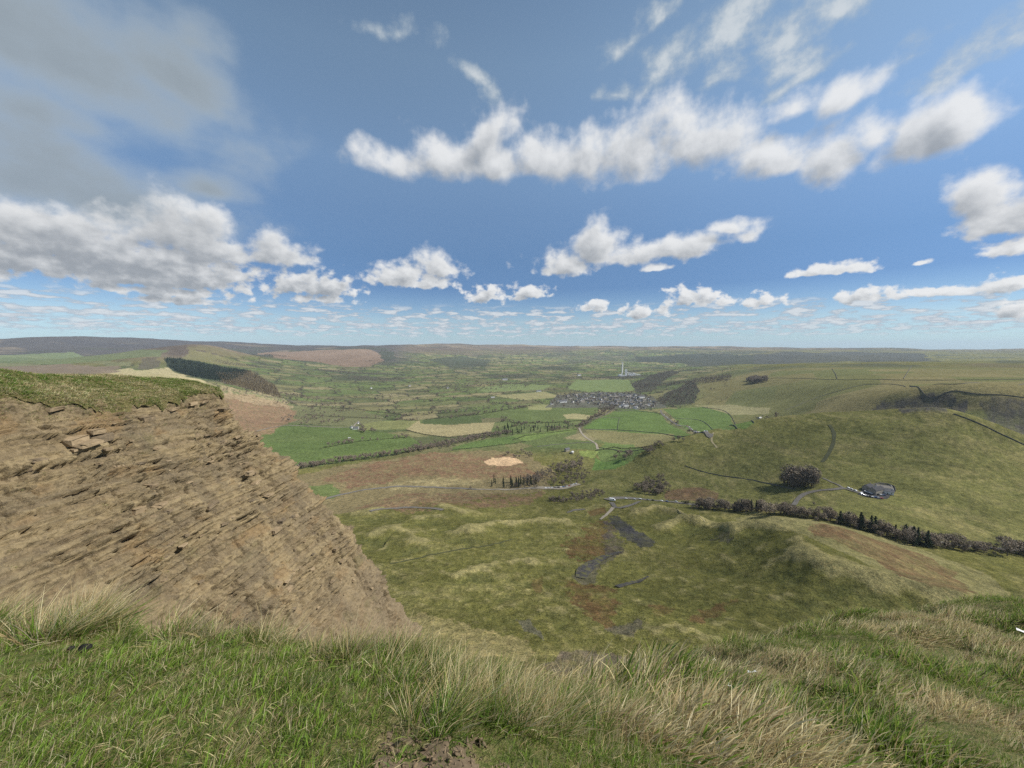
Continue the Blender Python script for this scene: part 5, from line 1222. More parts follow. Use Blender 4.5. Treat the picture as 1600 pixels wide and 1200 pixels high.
stone_wall([(1390, 600), (1410, 603), (1440, 611), (1495, 611), (1550, 617), (1620, 625)], 'dark dry stone wall along the top of the crags')
stone_wall([(1227, 641), (1272, 623), (1311, 611), (1353, 601), (1390, 600)], 'dry stone wall climbing the slope left of the crags')
stone_wall([(1180, 591), (1290, 593), (1403, 594), (1500, 594), (1620, 593)], 'long level dry stone wall across the limestone upland')
stone_wall([(1421, 603), (1500, 600), (1620, 596)], 'dry stone wall bounding the tan field above the crags')
stone_wall([(1490, 647), (1520, 658), (1547, 670), (1620, 704)], 'dry stone wall running down the right shoulder of the smooth hill')
stone_wall([(1052, 653), (1102, 661), (1152, 670)], 'dry stone wall between two bright fields right of the road', 1.8, 1.4)
stone_wall([(1097, 636), (1139, 647), (1178, 661)], 'dry stone wall under the tan strip beyond the bright fields', 1.8, 1.4)
stone_wall([(963, 643), (990, 642), (1031, 646)], 'dry stone wall on the village side of the big green field', 1.8, 1.4)
stone_wall([(968, 653), (966, 662), (965, 671)], 'short dry stone wall splitting the big green field', 1.8, 1.4)
stone_wall([(936, 653), (968, 653)], 'dry stone wall at the back of the darker green field', 1.6, 1.2)
stone_wall([(913, 671), (965, 672), (1036, 678), (1100, 677)], 'dry stone wall between the big green field and the straw field', 1.8, 1.4)
stone_wall([(839, 698), (880, 694), (931, 692)], 'dry stone wall beside the lane below the conifer block', 1.6, 1.2)
stone_wall([(934, 699), (960, 703), (1010, 702)], 'dry stone wall running right from the foot of the lane', 1.6, 1.2)
stone_wall([(1070, 728), (1090, 735), (1115, 741), (1160, 748), (1207, 757), (1240, 765)], 'dry stone wall slanting across the lower slope of the smooth hill', 1.4, 0.9)
stone_wall([(1300, 576), (1308, 592)], 'short cross wall on the limestone upland left of centre', 2.0, 1.6)
stone_wall([(1425, 572), (1412, 592)], 'short cross wall on the limestone upland right of centre', 2.0, 1.6)

# ------------------------------------------------------------------ houses
m_stone = plain('gritstone_walls', (0.33, 0.30, 0.25), scale=0.6); m_white = plain('whitewash', (0.74, 0.73, 0.70), scale=0.5, var=0.06); m_slate = plain('slate_roof', (0.12, 0.12, 0.125), scale=0.8); m_tile = plain('stone_tile_roof', (0.20, 0.18, 0.155), scale=0.8)
m_glass = plain('window_glass', (0.03, 0.035, 0.04), rough=0.15, spec=0.6); m_door = plain('painted_door', (0.07, 0.10, 0.09)); m_sheet = plain('pale_sheet_roof', (0.46, 0.46, 0.45), rough=0.55, var=0.12)
def bxs(V, F, x0, x1, y0, y1, z0, z1):
    i = len(V)
    V += [(x, y, z) for x in (x0, x1) for y in (y0, y1) for z in (z0, z1)]
    F += [(i, i + 1, i + 3, i + 2), (i + 4, i + 6, i + 7, i + 5), (i, i + 4, i + 5, i + 1), (i + 2, i + 3, i + 7, i + 6), (i, i + 2, i + 6, i + 4), (i + 1, i + 5, i + 7, i + 3)]
def gable(L, W, Hh, rise):
    """Walls with gables, and a roof of two slabs with overhang."""
    V, F = [], []
    bxs(V, F, -L / 2, L / 2, -W / 2, W / 2, -1.5, Hh)
    wv, wf = list(V), [tuple(f) for f in F]
    i = len(wv); wv += [(-L / 2, 0, Hh + rise), (L / 2, 0, Hh + rise)]
    wtri = [(1, i, 3), (5, 7, i + 1)]
    rv, rf = [], []
    o = 0.4
    for s in (-1, 1):
        j = len(rv)
        for dz in (0.02, 0.28): rv += [(-L / 2 - o, s * (W / 2 + o), Hh - o * rise / (W / 2) + dz), (L / 2 + o, s * (W / 2 + o), Hh - o * rise / (W / 2) + dz), (L / 2 + o, 0, Hh + rise + dz), (-L / 2 - o, 0, Hh + rise + dz)]
        rf += [(j + 4, j + 5, j + 6, j + 7), (j, j + 3, j + 2, j + 1), (j, j + 1, j + 5, j + 4), (j + 1, j + 2, j + 6, j + 5), (j + 3, j, j + 4, j + 7)]
    return wv, wf, wtri, rv, rf
def poly_mesh(name, V, F, mats, idx=None):
    me = bpy.data.meshes.new(name); me.from_pydata([tuple(v) for v in V], [], F); me.update()
    for m_ in mats: me.materials.append(m_)
    if idx is not None: me.polygons.foreach_set('material_index', np.array(idx, np.int32))
    return me
HOUSE_MESH = {}
def small_house_mesh(L, W, Hh, rise, wall, roof):
    """A far house in one mesh: walls, roof, chimney and window openings."""
    wv, wf, wt_, rv, rf = gable(L, W, Hh, rise); V = list(wv); F = list(wf) + list(wt_); I = [0] * len(F)
    n0 = len(V); V += rv; F += [tuple(a + n0 for a in f) for f in rf]; I += [1] * len(rf)
    def add(b_, k):
        v, f = [], []; bxs(v, f, *b_); m0 = len(V); V.extend(v); F.extend([tuple(a + m0 for a in q_) for q_ in f]); I.extend([k] * 6)
    add((L / 2 - 1.2, L / 2 - 0.4, -0.4, 0.4, Hh + rise * .6, Hh + rise + 1.1), 0)
    for s in (-1, 1):
        for xx in (-0.3, 0.3):
            for zz in ((0.9, 2.0), (3.3, 4.4)):
                if zz[1] < Hh: add((L * xx - 0.5, L * xx + 0.5, s * W / 2 - 0.06, s * W / 2 + 0.06, zz[0], zz[1]), 2)
    return poly_mesh('house', V, F, (wall, roof, m_glass), I)
for nm, wl, rf_ in (('stone', m_stone, m_slate), ('tile', m_stone, m_tile), ('white', m_white, m_slate)):
    HOUSE_MESH[nm] = [small_house_mesh(L, W, Hh, rise, wl, rf_) for L, W, Hh, rise in ((11, 7, 5.2, 2.8), (16, 7.5, 5.4, 3.0), (8.5, 6.5, 4.8, 2.6), (24, 8, 5.2, 3.0))]
HOUSE_MESH['barn'] = [small_house_mesh(L, W, Hh, rise, m_stone, m_sheet) for L, W, Hh, rise in ((26, 14, 5.5, 2.6), (18, 10, 5, 2.2))]
R10 = np.random.default_rng(3)
def far_house(kind, x, y, rz, label, group=None, name='house', cat='house', sc=1.0, k=None):
    ms = HOUSE_MESH[kind]; o = obj(name, ms[R10.integers(len(ms)) if k is None else k]); o.location = (x, y, float(H(x, y))); o.rotation_euler = (0, 0, rz); o.scale = (sc, sc, sc)
    return setp(o, label, cat, group)
# the village
VILLAGE = region([(872, 628), (885, 618), (930, 615), (985, 616), (1012, 622), (1030, 632), (1022, 638), (985, 640), (955, 634), (905, 630)])
placed = []
tries = 0
while len(placed) < 178 and tries < 20000:
    tries += 1
    q_ = sample_poly(VILLAGE, 1)[0]
    if any((q_[0] - a) ** 2 + (q_[1] - b_) ** 2 < 15 ** 2 for a, b_ in placed): continue
    placed.append((q_[0], q_[1])); u_ = R10.uniform()
    kd = 'stone' if u_ < 0.52 else 'tile' if u_ < 0.80 else 'white'
    ar = q_[0] / q_[1]; wh = 'at the left end of the far village' if ar < 0.17 else 'left of the middle of the far village' if ar < 0.235 else 'right of the middle of the far village' if ar < 0.30 else 'at the right end of the far village'
    lk = {'stone': 'grey stone house with dark slate roof ', 'tile': 'brownish stone house with stone roof ', 'white': 'white painted house '}[kd]
    far_house(kd, q_[0], q_[1], R10.choice([0.3, 1.87]) + R10.normal(0, 0.25), lk + wh, lk + wh, 'village_house', 'house', 1.15)
for px, py, kd, lb in ((976, 635, 'white', 'long white building at the front edge of the village'), (1002, 622, 'white', 'white building on the right side of the village below the wooded slope'), (880, 629, 'white', 'white house at the left tip of the village')):
    p = at(px, py); far_house(kd, p[0], p[1], 0.3, lb, None, 'village_house', 'house', 1.7, 3)
p = at(965, 626); t = empty('church', (p[0], p[1], float(H(*p))), 0.2)
wv, wf, wt_, rv, rf = gable(24, 9, 7, 4); obj('nave', poly_mesh('nave', wv, list(wf) + list(wt_), (m_stone,)), None, t); obj('roof', poly_mesh('roof', rv, rf, (m_slate,)), None, t)
V, F = [], []; bxs(V, F, -17, -11.5, -2.8, 2.8, -1.5, 15); tw_ = obj('tower', poly_mesh('tower', V, F, (m_stone,)), None, t)
V, F = [], []
for a in (-16.8, -12.2):
    for b_ in (-2.5, 2.0): bxs(V, F, a, a + 0.5, b_, b_ + 0.5, 15, 16.5)
obj('pinnacle', poly_mesh('pinnacle', V, F, (m_stone,)), None, tw_); setp(t, 'grey church with square tower among the village houses', 'church')
# farms and lone buildings
for px, py, kd, rz, k, sc, lb in ((556, 671, 'white', 0.1, 1, 1.25, 'white farmhouse at the end of the pale lane'), (549, 669, 'white', 1.5, 2, 1.1, 'small white outbuilding left of the white farmhouse'), (560, 662, 'white', 0.8, 2, 0.9, 'white cottage behind the white farmhouse'),
                                (546, 685, 'barn', 0.3, 1, .45, 'tiny stone field barn in the large green field'), (789, 594, 'white', 0.2, 3, 2.0, 'white building on the far left side of the valley floor'), (842, 612, 'white', 0.2, 3, 1.4, 'white farm left of the village behind trees'), (905, 587, 'white', 0.4, 3, 1.8, 'white building left of the cement works'),
                                (862, 632, 'white', 0.6, 1, 1.0, 'white farm building left of the village in the fields'), (1187, 654, 'barn', 0.5, 1, .9, 'pale roofed barn where the fields meet the smooth hill'), (886, 705, 'stone', 0.5, 0, 1.2, 'grey stone farmhouse in the copse below the lane'), (894, 708, 'barn', 1.2, 1, .7, 'low pale roofed barn in the copse below the lane'),
                                (700, 607, 'white', .4, 0, 1.4, 'white cottage below the pink moorland slope'), (580, 607, 'white', .9, 0, 1.1, 'white farmhouse low on the flank of the long ridge'), (640, 604, 'stone', .9, 1, 1.3, 'stone farmstead among hedges in the left of the valley'), (770, 622, 'barn', 0.2, 0, .9, 'pale roofed barn among trees left of the village')):
    p = at(px, py); far_house(kd, p[0], p[1], rz, lb, None, 'farm_building', 'farmhouse' if kd != 'barn' else 'barn', sc, k)
# the buildings by the copse on the hill, near enough to show parts
def near_house(px, py, L, W, Hh, rise, rz, roof, wall, label, name='cottage'):
    p = at(px, py); t = empty(name, (p[0], p[1], float(H(*p))), rz)
    L, W, Hh, rise = L * 1.25, W * 1.25, Hh * 1.4, rise * 1.3
    wv, wf, wt_, rv, rf = gable(L, W, Hh, rise)
    obj('wall', poly_mesh('wall', wv, list(wf) + list(wt_), (wall,)), None, t); r_ = obj('roof', poly_mesh('roof', rv, rf, (roof,)), None, t)
    V, F = [], []; bxs(V, F, L / 2 - 1.5, L / 2 - 0.6, -0.5, 0.5, Hh + rise * .5, Hh + rise + 1.2); obj('chimney', poly_mesh('chimney', V, F, (wall,)), None, r_)
    for k in range(int(L / 4)):
        for s in (-1, 1):
            x_ = -L / 2 + 2 + 4 * k; V, F = [], []
            if k == 1 and s == -1:
                bxs(V, F, x_ - .5, x_ + .5, s * W / 2 - .07, s * W / 2 + .07, 0, 2.1); obj('door', poly_mesh('door', V, F, (m_door,)), None, t)
            else:
                bxs(V, F, x_ - .6, x_ + .6, s * W / 2 - .07, s * W / 2 + .07, 1.0, 2.2); obj('window', poly_mesh('window', V, F, (m_glass,)), None, t)
    return setp(t, label, 'building')
m_dslate = plain('dark_slate', (0.055, 0.055, 0.06), scale=0.8)
near_house(1369, 769, 17, 8, 3.6, 2.6, 0.35, m_dslate, m_stone, 'dark slate roofed building in the middle of the hill car park', 'visitor_building')
near_house(1356, 764, 12, 7, 3.2, 2.2, 0.5, m_dslate, m_stone, 'small slate roofed shed at the back left of the hill car park', 'shed')
near_house(1381, 765, 14, 7, 3.0, 1.8, -0.5, m_tile, m_white, 'brown roofed shed at the back right of the hill car park', 'shed')
near_house(1387, 771, 10, 6, 3.0, 2.0, -0.7, m_slate, m_white, 'white walled hut at the right end of the hill car park', 'hut')
draped('car_park', [(1340, 773), (1350, 764), (1362, 760), (1374, 757), (1384, 757.5), (1397, 761), (1398, 766), (1393, 772), (1386, 779), (1374, 780), (1356, 777)], m_road, 0.4)
stone_wall([(1352, 761), (1372, 756), (1396, 760), (1399, 768)], 'stone wall along the back of the hill car park', 1.8, 0.8)

# ------------------------------------------------------------------ vehicles
m_tyre = plain('tyre', (0.02, 0.02, 0.02)); PAINT = {}
for nm, c_ in (('white', (0.80, 0.80, 0.79)), ('silver', (0.48, 0.49, 0.50)), ('black', (0.025, 0.025, 0.03)), ('blue', (0.05, 0.10, 0.24)), ('red', (0.34, 0.04, 0.03)), ('grey', (0.16, 0.17, 0.18))): PAINT[nm] = plain('paint_' + nm, c_, rough=0.3, var=0.04, spec=0.5)
def car_mesh(paint, van=False):
    """Body with bonnet and cabin, glazing band, wheels."""
    if van: side = [(-2.6, .45), (2.5, .45), (2.6, 1.1), (1.9, 1.25), (1.4, 2.35), (-2.6, 2.4)]
    else: side = [(-2.1, .40), (2.1, .40), (2.15, .80), (1.2, .95), (0.55, 1.45), (-1.2, 1.48), (-1.95, .98), (-2.15, .85)]
    V, F, I = [], [], []
    k = len(side); w = 1.0 if van else 0.88
    for s in (-1, 1):
        for x_, z_ in side: V.append((x_, s * w * (1 - 0.12 * max(0, z_ - .9)), z_))
    F.append(tuple(range(k - 1, -1, -1))); F.append(tuple(range(k, 2 * k))); I += [0, 0]
    for i in range(k): j = (i + 1) % k; F.append((i, j, j + k, i + k)); I.append(0)
    def add(b_, m_):
        v, f = [], []; bxs(v, f, *b_); n0 = len(V); V.extend(v); F.extend([tuple(a + n0 for a in q_) for q_ in f]); I.extend([m_] * 6)
    if van: add((0.6, 1.5, -w * .98, w * .98, 1.35, 2.0), 1)
    else: add((-1.35, 0.75, -w * .965, w * .965, 1.0, 1.36), 1)
    for x_ in ((-1.6, 1.6) if van else (-1.3, 1.3)):
        for s in (-1, 1):
            n0 = len(V); rad = 0.36
            for d in (0.0, 0.22):
                for a in range(10): V.append((x_ + rad * math.cos(a * .628), s * (w - 0.02 - d), rad + rad * math.sin(a * .628)))
            F.append(tuple(range(n0, n0 + 10))); F.append(tuple(range(n0 + 19, n0 + 9, -1))); I += [2, 2]
            for a in range(10): b2 = (a + 1) % 10; F.append((n0 + a, n0 + b2, n0 + 10 + b2, n0 + 10 + a)); I.append(2)
    return poly_mesh('car', V, F, (PAINT[paint], m_glass, m_tyre), I)
CARS = {c_: car_mesh(c_) for c_ in PAINT}; VAN = car_mesh('white', True)
def car(p, rz, colour, label, group, lift=0.55, sc=1.0):
    o = obj('parked_car', CARS[colour]); o.location = (p[0], p[1], float(H(*p)) + lift); o.rotation_euler = (0, 0, rz); o.scale = (sc,) * 3
    return setp(o, label, 'car', group)
def row_of_cars(px_list, n, where, group, lift=0.6, side=2.2, colours=('white', 'silver', 'white', 'grey', 'black', 'white', 'blue', 'silver', 'red'), sc=1.0):
    P = smooth_line(region(px_list), 2.0)
    L = np.concatenate([[0], np.cumsum(np.linalg.norm(np.diff(P, axis=0), axis=1))])
    for i in range(n):
        s = L[-1] * (i + 0.5 + R10.uniform(-.2, .2)) / n
        x_, y_ = np.interp(s, L, P[:, 0]), np.interp(s, L, P[:, 1]); x2, y2 = np.interp(min(s + 2, L[-1]), L, P[:, 0]), np.interp(min(s + 2, L[-1]), L, P[:, 1])
        an = math.atan2(y2 - y_, x2 - x_); c_ = colours[i % len(colours)]
        car((x_ - math.sin(an) * side, y_ + math.cos(an) * side), an, c_, c_ + ' car parked ' + where, group, lift, sc)
row_of_cars([(1036, 648), (1049, 658), (1060, 665), (1078, 669), (1104, 676)], 26, 'along the road through the bright fields', 'cars parked along the valley road', 0.8, 3.0, sc=1.25)
row_of_cars([(850, 764), (880, 763), (904, 757)], 12, 'in the long lay-by below the copse', 'cars in the long lay-by', 0.7, 4.0, sc=1.1)
row_of_cars([(975, 780), (1010, 782), (1060, 786)], 8, 'beside the road near the turning circle', 'cars near the turning circle', 0.7, 2.6)
row_of_cars([(1344, 772), (1360, 777), (1380, 780)], 9, 'in the front row of the hill car park', 'cars in the front row of the hill car park', 0.5, 0)
row_of_cars([(1350, 768), (1366, 773), (1384, 775)], 7, 'in the second row of the hill car park', 'cars in the second row of the hill car park', 0.5, 0)
row_of_cars([(1322, 763), (1338, 769)], 3, 'on the access lane of the hill car park', 'cars on the access lane', 0.7, 2.2)
p = at(957, 783); o = obj('parked_van', VAN); o.location = (p[0], p[1], float(H(*p)) + 0.7); o.rotation_euler = (0, 0, -0.3); o.scale = (1.8, 1.8, 1.8); setp(o, 'large white van parked alone at the turning circle', 'van')
p = at(1346, 772); o = obj('parked_van', VAN); o.location = (p[0], p[1], float(H(*p)) + 0.5); o.rotation_euler = (0, 0, 0.3); setp(o, 'white van at the entrance of the hill car park', 'van')

# ------------------------------------------------------------------ the cement works beyond the village
m_conc = plain('pale_concrete', (0.78, 0.76, 0.71), scale=0.05, var=0.1)
p = at(972, 588); t = empty('cement_works', (p[0], p[1], float(H(*p))), 0.0)
def cyl(name, x_, y_, r0, r1, z0, z1, mat, par, k=16):
    V, F = [], []
    for z_, r_ in ((z0, r0), (z1, r1)):
        for a in range(k): V.append((x_ + r_ * math.cos(6.2832 * a / k), y_ + r_ * math.sin(6.2832 * a / k), z_))
    for a in range(k): b_ = (a + 1) % k; F.append((a, b_, b_ + k, a + k))
    F.append(tuple(range(k, 2 * k))); F.append(tuple(range(k - 1, -1, -1)))
    return obj(name, poly_mesh(name, V, F, (mat,)), None, par)
ch = cyl('chimney', 0, 0, 8.0, 5.6, -5, 146, m_conc, t); cyl('rim', 0, 0, 6.2, 6.2, 141, 147, m_conc, ch)
V, F = [], []; bxs(V, F, 30, 52, -10, 10, -5, 62); bxs(V, F, 34, 48, -8, 8, 62, 74); obj('preheater_tower', poly_mesh('preheater_tower', V, F, (m_conc,)), None, t)
V, F = [], []; bxs(V, F, -38, -8, -14, 14, -5, 20); obj('shed', poly_mesh('shed', V, F, (m_white,)), None, t)
for i in range(5): cyl('silo', 70 + i * 15, 4, 6.5, 6.5, -5, 34 + 4 * (i % 2), m_white, t)
V, F = [], []; bxs(V, F, 60, 190, -22, -8, -5, 16); obj('shed', poly_mesh('shed', V, F, (m_white,)), None, t)
V, F = [], []; bxs(V, F, -30, 44, -30, -16, -5, 13); obj('shed', poly_mesh('shed', V, F, (m_white,)), None, t)
V, F = [(52, -3, 40), (52, 3, 40), (52, 3, 46), (52, -3, 46), (200, -3, 12), (200, 3, 12), (200, 3, 18), (200, -3, 18)], [(0, 1, 5, 4), (1, 2, 6, 5), (2, 3, 7, 6), (3, 0, 4, 7), (3, 2, 1, 0), (4, 5, 6, 7)]
obj('conveyor', poly_mesh('conveyor', V, F, (m_white,)), None, t)
setp(t, 'pale cement works with tall chimney beyond the village', 'factory')

# ------------------------------------------------------------------ blocks and boulders on the rock face
m_block, n, b = material('sandstone_block')
info = n.n('ShaderNodeObjectInfo').outputs['Random']; pos = n.n('ShaderNodeNewGeometry').outputs['Position']
k1 = n.noise(pos, 1.2, 6, 0.65)
c = n.ramp(n.math('ADD', n.math('MULTIPLY', k1, 0.6), n.math('MULTIPLY', info, 0.4)), [(0.25, (0.10, 0.080, 0.056)), (0.5, (0.22, 0.165, 0.100)), (0.75, (0.33, 0.25, 0.155))])
n.put(b.inputs['Base Color'], c); b.inputs['Roughness'].default_value = 0.95; b.inputs['Specular IOR Level'].default_value = 0.15
bp = n.n('ShaderNodeBump'); bp.inputs['Strength'].default_value = 0.8; bp.inputs['Distance'].default_value = 0.25; n.put(bp.inputs['Height'], k1); n.put(b.inputs['Normal'], bp.outputs[0])
def block_mesh(seed, flat):
    R = np.random.default_rng(seed); bm = bmesh.new(); bmesh.ops.create_cube(bm, size=1.0)
    bmesh.ops.bevel(bm, geom=bm.edges[:], offset=0.08, segments=1, affect='EDGES')
    for v in bm.verts: v.co = Vector((v.co.x * R.uniform(.85, 1.15), v.co.y * R.uniform(.85, 1.15), v.co.z * flat * R.uniform(.85, 1.15))) + Vector(R.normal(0, .05, 3))
    me = bpy.data.meshes.new('rock'); bm.to_mesh(me); bm.free(); me.materials.append(m_block); return me
BLOCKS = [block_mesh(i, (0.5, 0.7, 0.9, 0.4)[i % 4]) for i in range(8)]
cu_, cd_ = CX / CY, CZ / CY
cpx = 800 + FPX * (CX / (CY * CP - CZ * SP)); cpy = 600 - FPX * ((CY * SP + CZ * CP) / (CY * CP - CZ * SP))
vis_i = np.arange(N1 + 40)
def on_face(px, py):
    d = (cpx[vis_i] - px) ** 2 + (cpy[vis_i] - py) ** 2 + 1e6 * (CY[vis_i] < 25)
    k = np.unravel_index(np.argmin(d), d.shape); return vis_i[k[0]], k[1]
def put_rock(i, j, s, rz, tilt=0.0, sq=(1, 1, 1)):
    o = obj('rock', BLOCKS[R10.integers(8)], None, rock_face)
    o.location = (CX[i, j], CY[i, j], CZ[i, j] + 0.1 * s); o.rotation_euler = (tilt, R10.normal(0, .08), rz); o.scale = (s * sq[0], s * sq[1], s * sq[2])
    return o
i, j = on_face(237, 762); put_rock(i, j, 2.6, 1.5)['label'] = 'large dark boulder caught on the face'
for px, py, s in ((118, 690, 3.0), (140, 695, 3.2), (160, 688, 2.6), (150, 676, 2.2), (85, 640, 2.2), (230, 655, 2.4), (270, 640, 2.2), (300, 632, 2.2), (318, 628, 2.0), (350, 640, 2.6), (362, 655, 2.2), (215, 800, 2.4), (250, 790, 2.6), (60, 720, 2.0), (30, 735, 2.4), (330, 790, 2.4), (400, 755, 2.4), (390, 740, 2.0), (430, 830, 2.4), (440, 815, 2.0), (510, 800, 2.2), (500, 790, 1.8), (600, 910, 2.0), (560, 860, 2.0), (345, 690, 2.0), (420, 775, 2.2)):
    i, j = on_face(px, py); put_rock(i, j, s, math.atan2(tang[i, 1], tang[i, 0]) + R10.normal(0, .15), 0, (1.5, .9, .8))
cand = np.argwhere((rocky > 0.5) & (hard > 0.55) & (edge_s[:, None] < 196) & (edge_s[:, None] > 60) & (D2 > 4) & (D2 < 95))
for k in R10.choice(len(cand), 150, replace=False):
    i, j = cand[k]; put_rock(i, j, R10.uniform(0.6, 1.5), math.atan2(tang[i, 1], tang[i, 0]) + R10.normal(0, .2), 0, (1.5, .9, .75))
for k in range(70):
    i = R10.integers(120, N1); j = R10.integers(int(NT * .45), int(NT * .9)); put_rock(i, j, R10.uniform(0.5, 1.2), R10.uniform(0, 6.28), R10.normal(0, .3))

# ------------------------------------------------------------------ small things in the near grass
def lump(name, px, py, size, mat, label, cat, seed, flat=0.6, lift=0.0):
    R = np.random.default_rng(seed); bm = bmesh.new(); bmesh.ops.create_icosphere(bm, subdivisions=3, radius=1.0)
    for v in bm.verts:
        c_ = v.co.copy(); q_ = np.array(c_); k = 1 + 0.35 * float(fbm(np.array([q_[0] * 1.3 + seed]), np.array([q_[1] * 1.3 + q_[2] * 1.7]), 3, seed)[0])
        v.co = Vector((c_.x * k, c_.y * k, c_.z * k * flat)) * size
    me = bpy.data.meshes.new(name); bm.to_mesh(me); bm.free()
    for p_ in me.polygons: p_.use_smooth = True
    p = fore_at(px, py); o = obj(name, me, mat); o.location = (p[0], p[1], float(FH(*p)) + size * flat * 0.5 + lift)
    return setp(o, label, cat)
m_dung = plain('dried_dung', (0.012, 0.012, 0.011), scale=60, var=0.5); m_peb = plain('gritstone', (0.17, 0.145, 0.11), scale=25, var=0.4); m_paper = plain('white_scrap', (0.75, 0.75, 0.73), scale=40, var=0.1)
lump('dung', 133, 1022, 0.028, m_dung, 'black dropping lying in the turf at left', 'dung', 5, .7, 0.02); lump('dung', 112, 1020, 0.015, m_dung, 'smaller black dropping just left of the larger one', 'dung', 6, .7, 0.02)
lump('stone', 1131, 1193, 0.055, m_peb, 'brown stone half buried at the bottom right of centre', 'stone', 7, .7, 0.0); lump('stone', 1090, 1198, 0.02, m_peb, 'small pale stone left of the brown stone', 'stone', 8, .8, 0.0)
def scrap(px, py, size, label, seed):
    R = np.random.default_rng(seed); k = 6; X, Y = np.meshgrid(np.linspace(-1, 1, k), np.linspace(-.6, .6, k), indexing='ij'); Z = 0.5 * fbm(X * 1.4 + seed, Y * 1.4, 3, seed) + 0.5
    V = np.stack([X.ravel(), Y.ravel(), Z.ravel()], -1) * size; F0 = grid_faces(k, k); nv = len(V)
    p = fore_at(px, py); o = obj('paper_scrap', fast_mesh('paper_scrap', np.vstack([V, V - [0, 0, size * .04]]), np.vstack([F0, F0[:, ::-1] + nv])), m_paper); o.location = (p[0], p[1], float(FH(*p)) + 0.10); o.rotation_euler = (0.4, 0.2, R.uniform(0, 6))
    return setp(o, label, 'scrap')
scrap(1175, 1068, 0.045, 'crumpled white scrap caught in the pale slope grass', 1); scrap(1136, 1088, 0.030, 'white scrap in the grass nearest the bottom of the slope', 2); scrap(1115, 1041, 0.035, 'white scrap near the upper edge of the slope', 3); scrap(1592, 994, 0.05, 'white fleck of litter at the right edge', 4)
# crumbs of earth on the worn patch
m_crumb = plain('dry_earth', (0.150, 0.112, 0.070), scale=30, var=0.35)
xs_ = R10.uniform(-0.7, 0.2, 5000); ys_ = R10.uniform(0.9, 1.9, 5000); kk = in_soil(xs_, ys_); xs_, ys_ = xs_[kk], ys_[kk]
V, F = [], []
for a, b_ in zip(xs_, ys_):
    s = R10.uniform(0.002, 0.009) * (2.2 if R10.uniform() < .06 else 1); i0 = len(V); z_ = float(FH(np.array(a), np.array(b_)))
    V += [np.array([a, b_, z_]) + R10.normal(0, 1, 3) * s for _ in range(4)]; F += [(i0, i0 + 1, i0 + 2), (i0, i0 + 2, i0 + 3), (i0, i0 + 3, i0 + 1), (i0 + 1, i0 + 3, i0 + 2)]
setp(obj('earth_crumbs', fast_mesh('earth_crumbs', np.array(V), np.array(F)), m_crumb), 'dry brown earth crumbs on the worn patch at bottom centre', 'soil', kind='stuff')
gx_ = np.linspace(-0.75, 0.25, 60); gy_ = np.linspace(0.85, 1.95, 60); XX, YY = np.meshgrid(gx_, gy_, indexing='ij'); inn = in_soil(XX.ravel(), YY.ravel())
F0 = grid_faces(60, 60)[:, ::-1]; F0 = F0[inn[F0].all(1)]
setp(obj('bare_soil', fast_mesh('bare_soil', np.stack([XX.ravel(), YY.ravel(), FH(XX.ravel(), YY.ravel()) + 0.002 + 0.010 * fbm(XX.ravel() / .03, YY.ravel() / .03, 2, 77)], -1), F0, True), m_crumb), kind='structure')
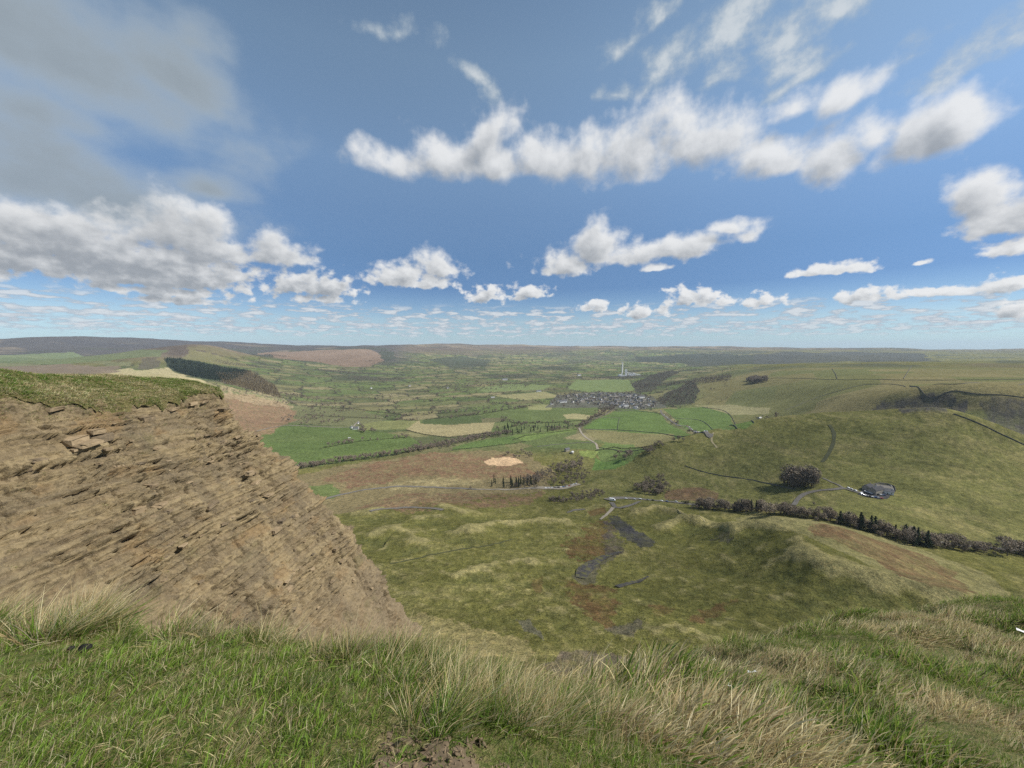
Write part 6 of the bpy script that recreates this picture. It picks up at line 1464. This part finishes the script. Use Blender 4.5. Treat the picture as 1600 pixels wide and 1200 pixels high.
# ------------------------------------------------------------------ unseen clouds added out of frame at right, to shade the hill and the landslip
m_cloud = bpy.data.materials.new('thin_cloud'); m_cloud.use_nodes = True
for nd in list(m_cloud.node_tree.nodes): m_cloud.node_tree.nodes.remove(nd)
n = N(m_cloud.node_tree); pv = n.n('ShaderNodeVolumePrincipled'); pv.inputs['Color'].default_value = (0.98, 0.98, 0.98, 1); pv.inputs['Density'].default_value = 0.0020; pv.inputs['Anisotropy'].default_value = 0.5
mo = n.n('ShaderNodeOutputMaterial'); n.put(mo.inputs['Volume'], pv.outputs[0])
def shade_cloud(gx0, gy0, hx, hy, thick, alt, label, seed):
    k = (alt + 180.0) / sun_dir.z; c0 = Vector((gx0, gy0, -180.0)) + sun_dir * k
    bm = bmesh.new(); bmesh.ops.create_icosphere(bm, subdivisions=5, radius=1.0)
    for v in bm.verts:
        q_ = np.array(v.co); s = 1 + 0.55 * float(fbm(np.array([q_[0] * 1.7 + seed]), np.array([q_[1] * 1.7 + q_[2]]), 4, seed)[0])
        v.co = Vector((q_[0] * hx * s, q_[1] * hy * s, max(q_[2], -0.35) * thick * s))
    me = bpy.data.meshes.new('cloud'); bm.to_mesh(me); bm.free()
    o = obj('cloud', me, m_cloud); o.location = c0
    return setp(o, label, 'cloud', kind='stuff')
shade_cloud(430, 690, 380, 230, 110, 1500.0, 'unseen thin cloud added at right to shade the smooth hill', 3)
shade_cloud(190, 300, 95, 150, 110, 1500.0, 'small unseen thin cloud added to shade the landslip', 8)
# ------------------------------------------------------------------ the air
hz_lo, hz_hi = float(GZ.min()) - 5.0, float(GZ.max()) + 30.0
hv = np.array([[sx_ * 30500, sy_ , z_] for sx_ in (-1, 1) for sy_ in (-8000, 30500) for z_ in (hz_lo, hz_hi)], float)
hf = np.array([[0, 1, 3, 2], [4, 6, 7, 5], [0, 4, 5, 1], [2, 3, 7, 6], [0, 2, 6, 4], [1, 5, 7, 3]])
haze_mesh = fast_mesh('haze', hv, hf)
m_haze = bpy.data.materials.new('thin_air'); m_haze.use_nodes = True
for nd in list(m_haze.node_tree.nodes): m_haze.node_tree.nodes.remove(nd)
n = N(m_haze.node_tree)
pv = n.n('ShaderNodeVolumePrincipled'); pv.inputs['Color'].default_value = (0.72, 0.85, 1.0, 1); pv.inputs['Density'].default_value = HAZE_DENSITY; pv.inputs['Anisotropy'].default_value = 0.0
mo = n.n('ShaderNodeOutputMaterial'); n.put(mo.inputs['Volume'], pv.outputs[0])
m_haze.cycles.volume_sampling = 'DISTANCE'
haze = setp(obj('haze', haze_mesh, m_haze), kind='stuff')
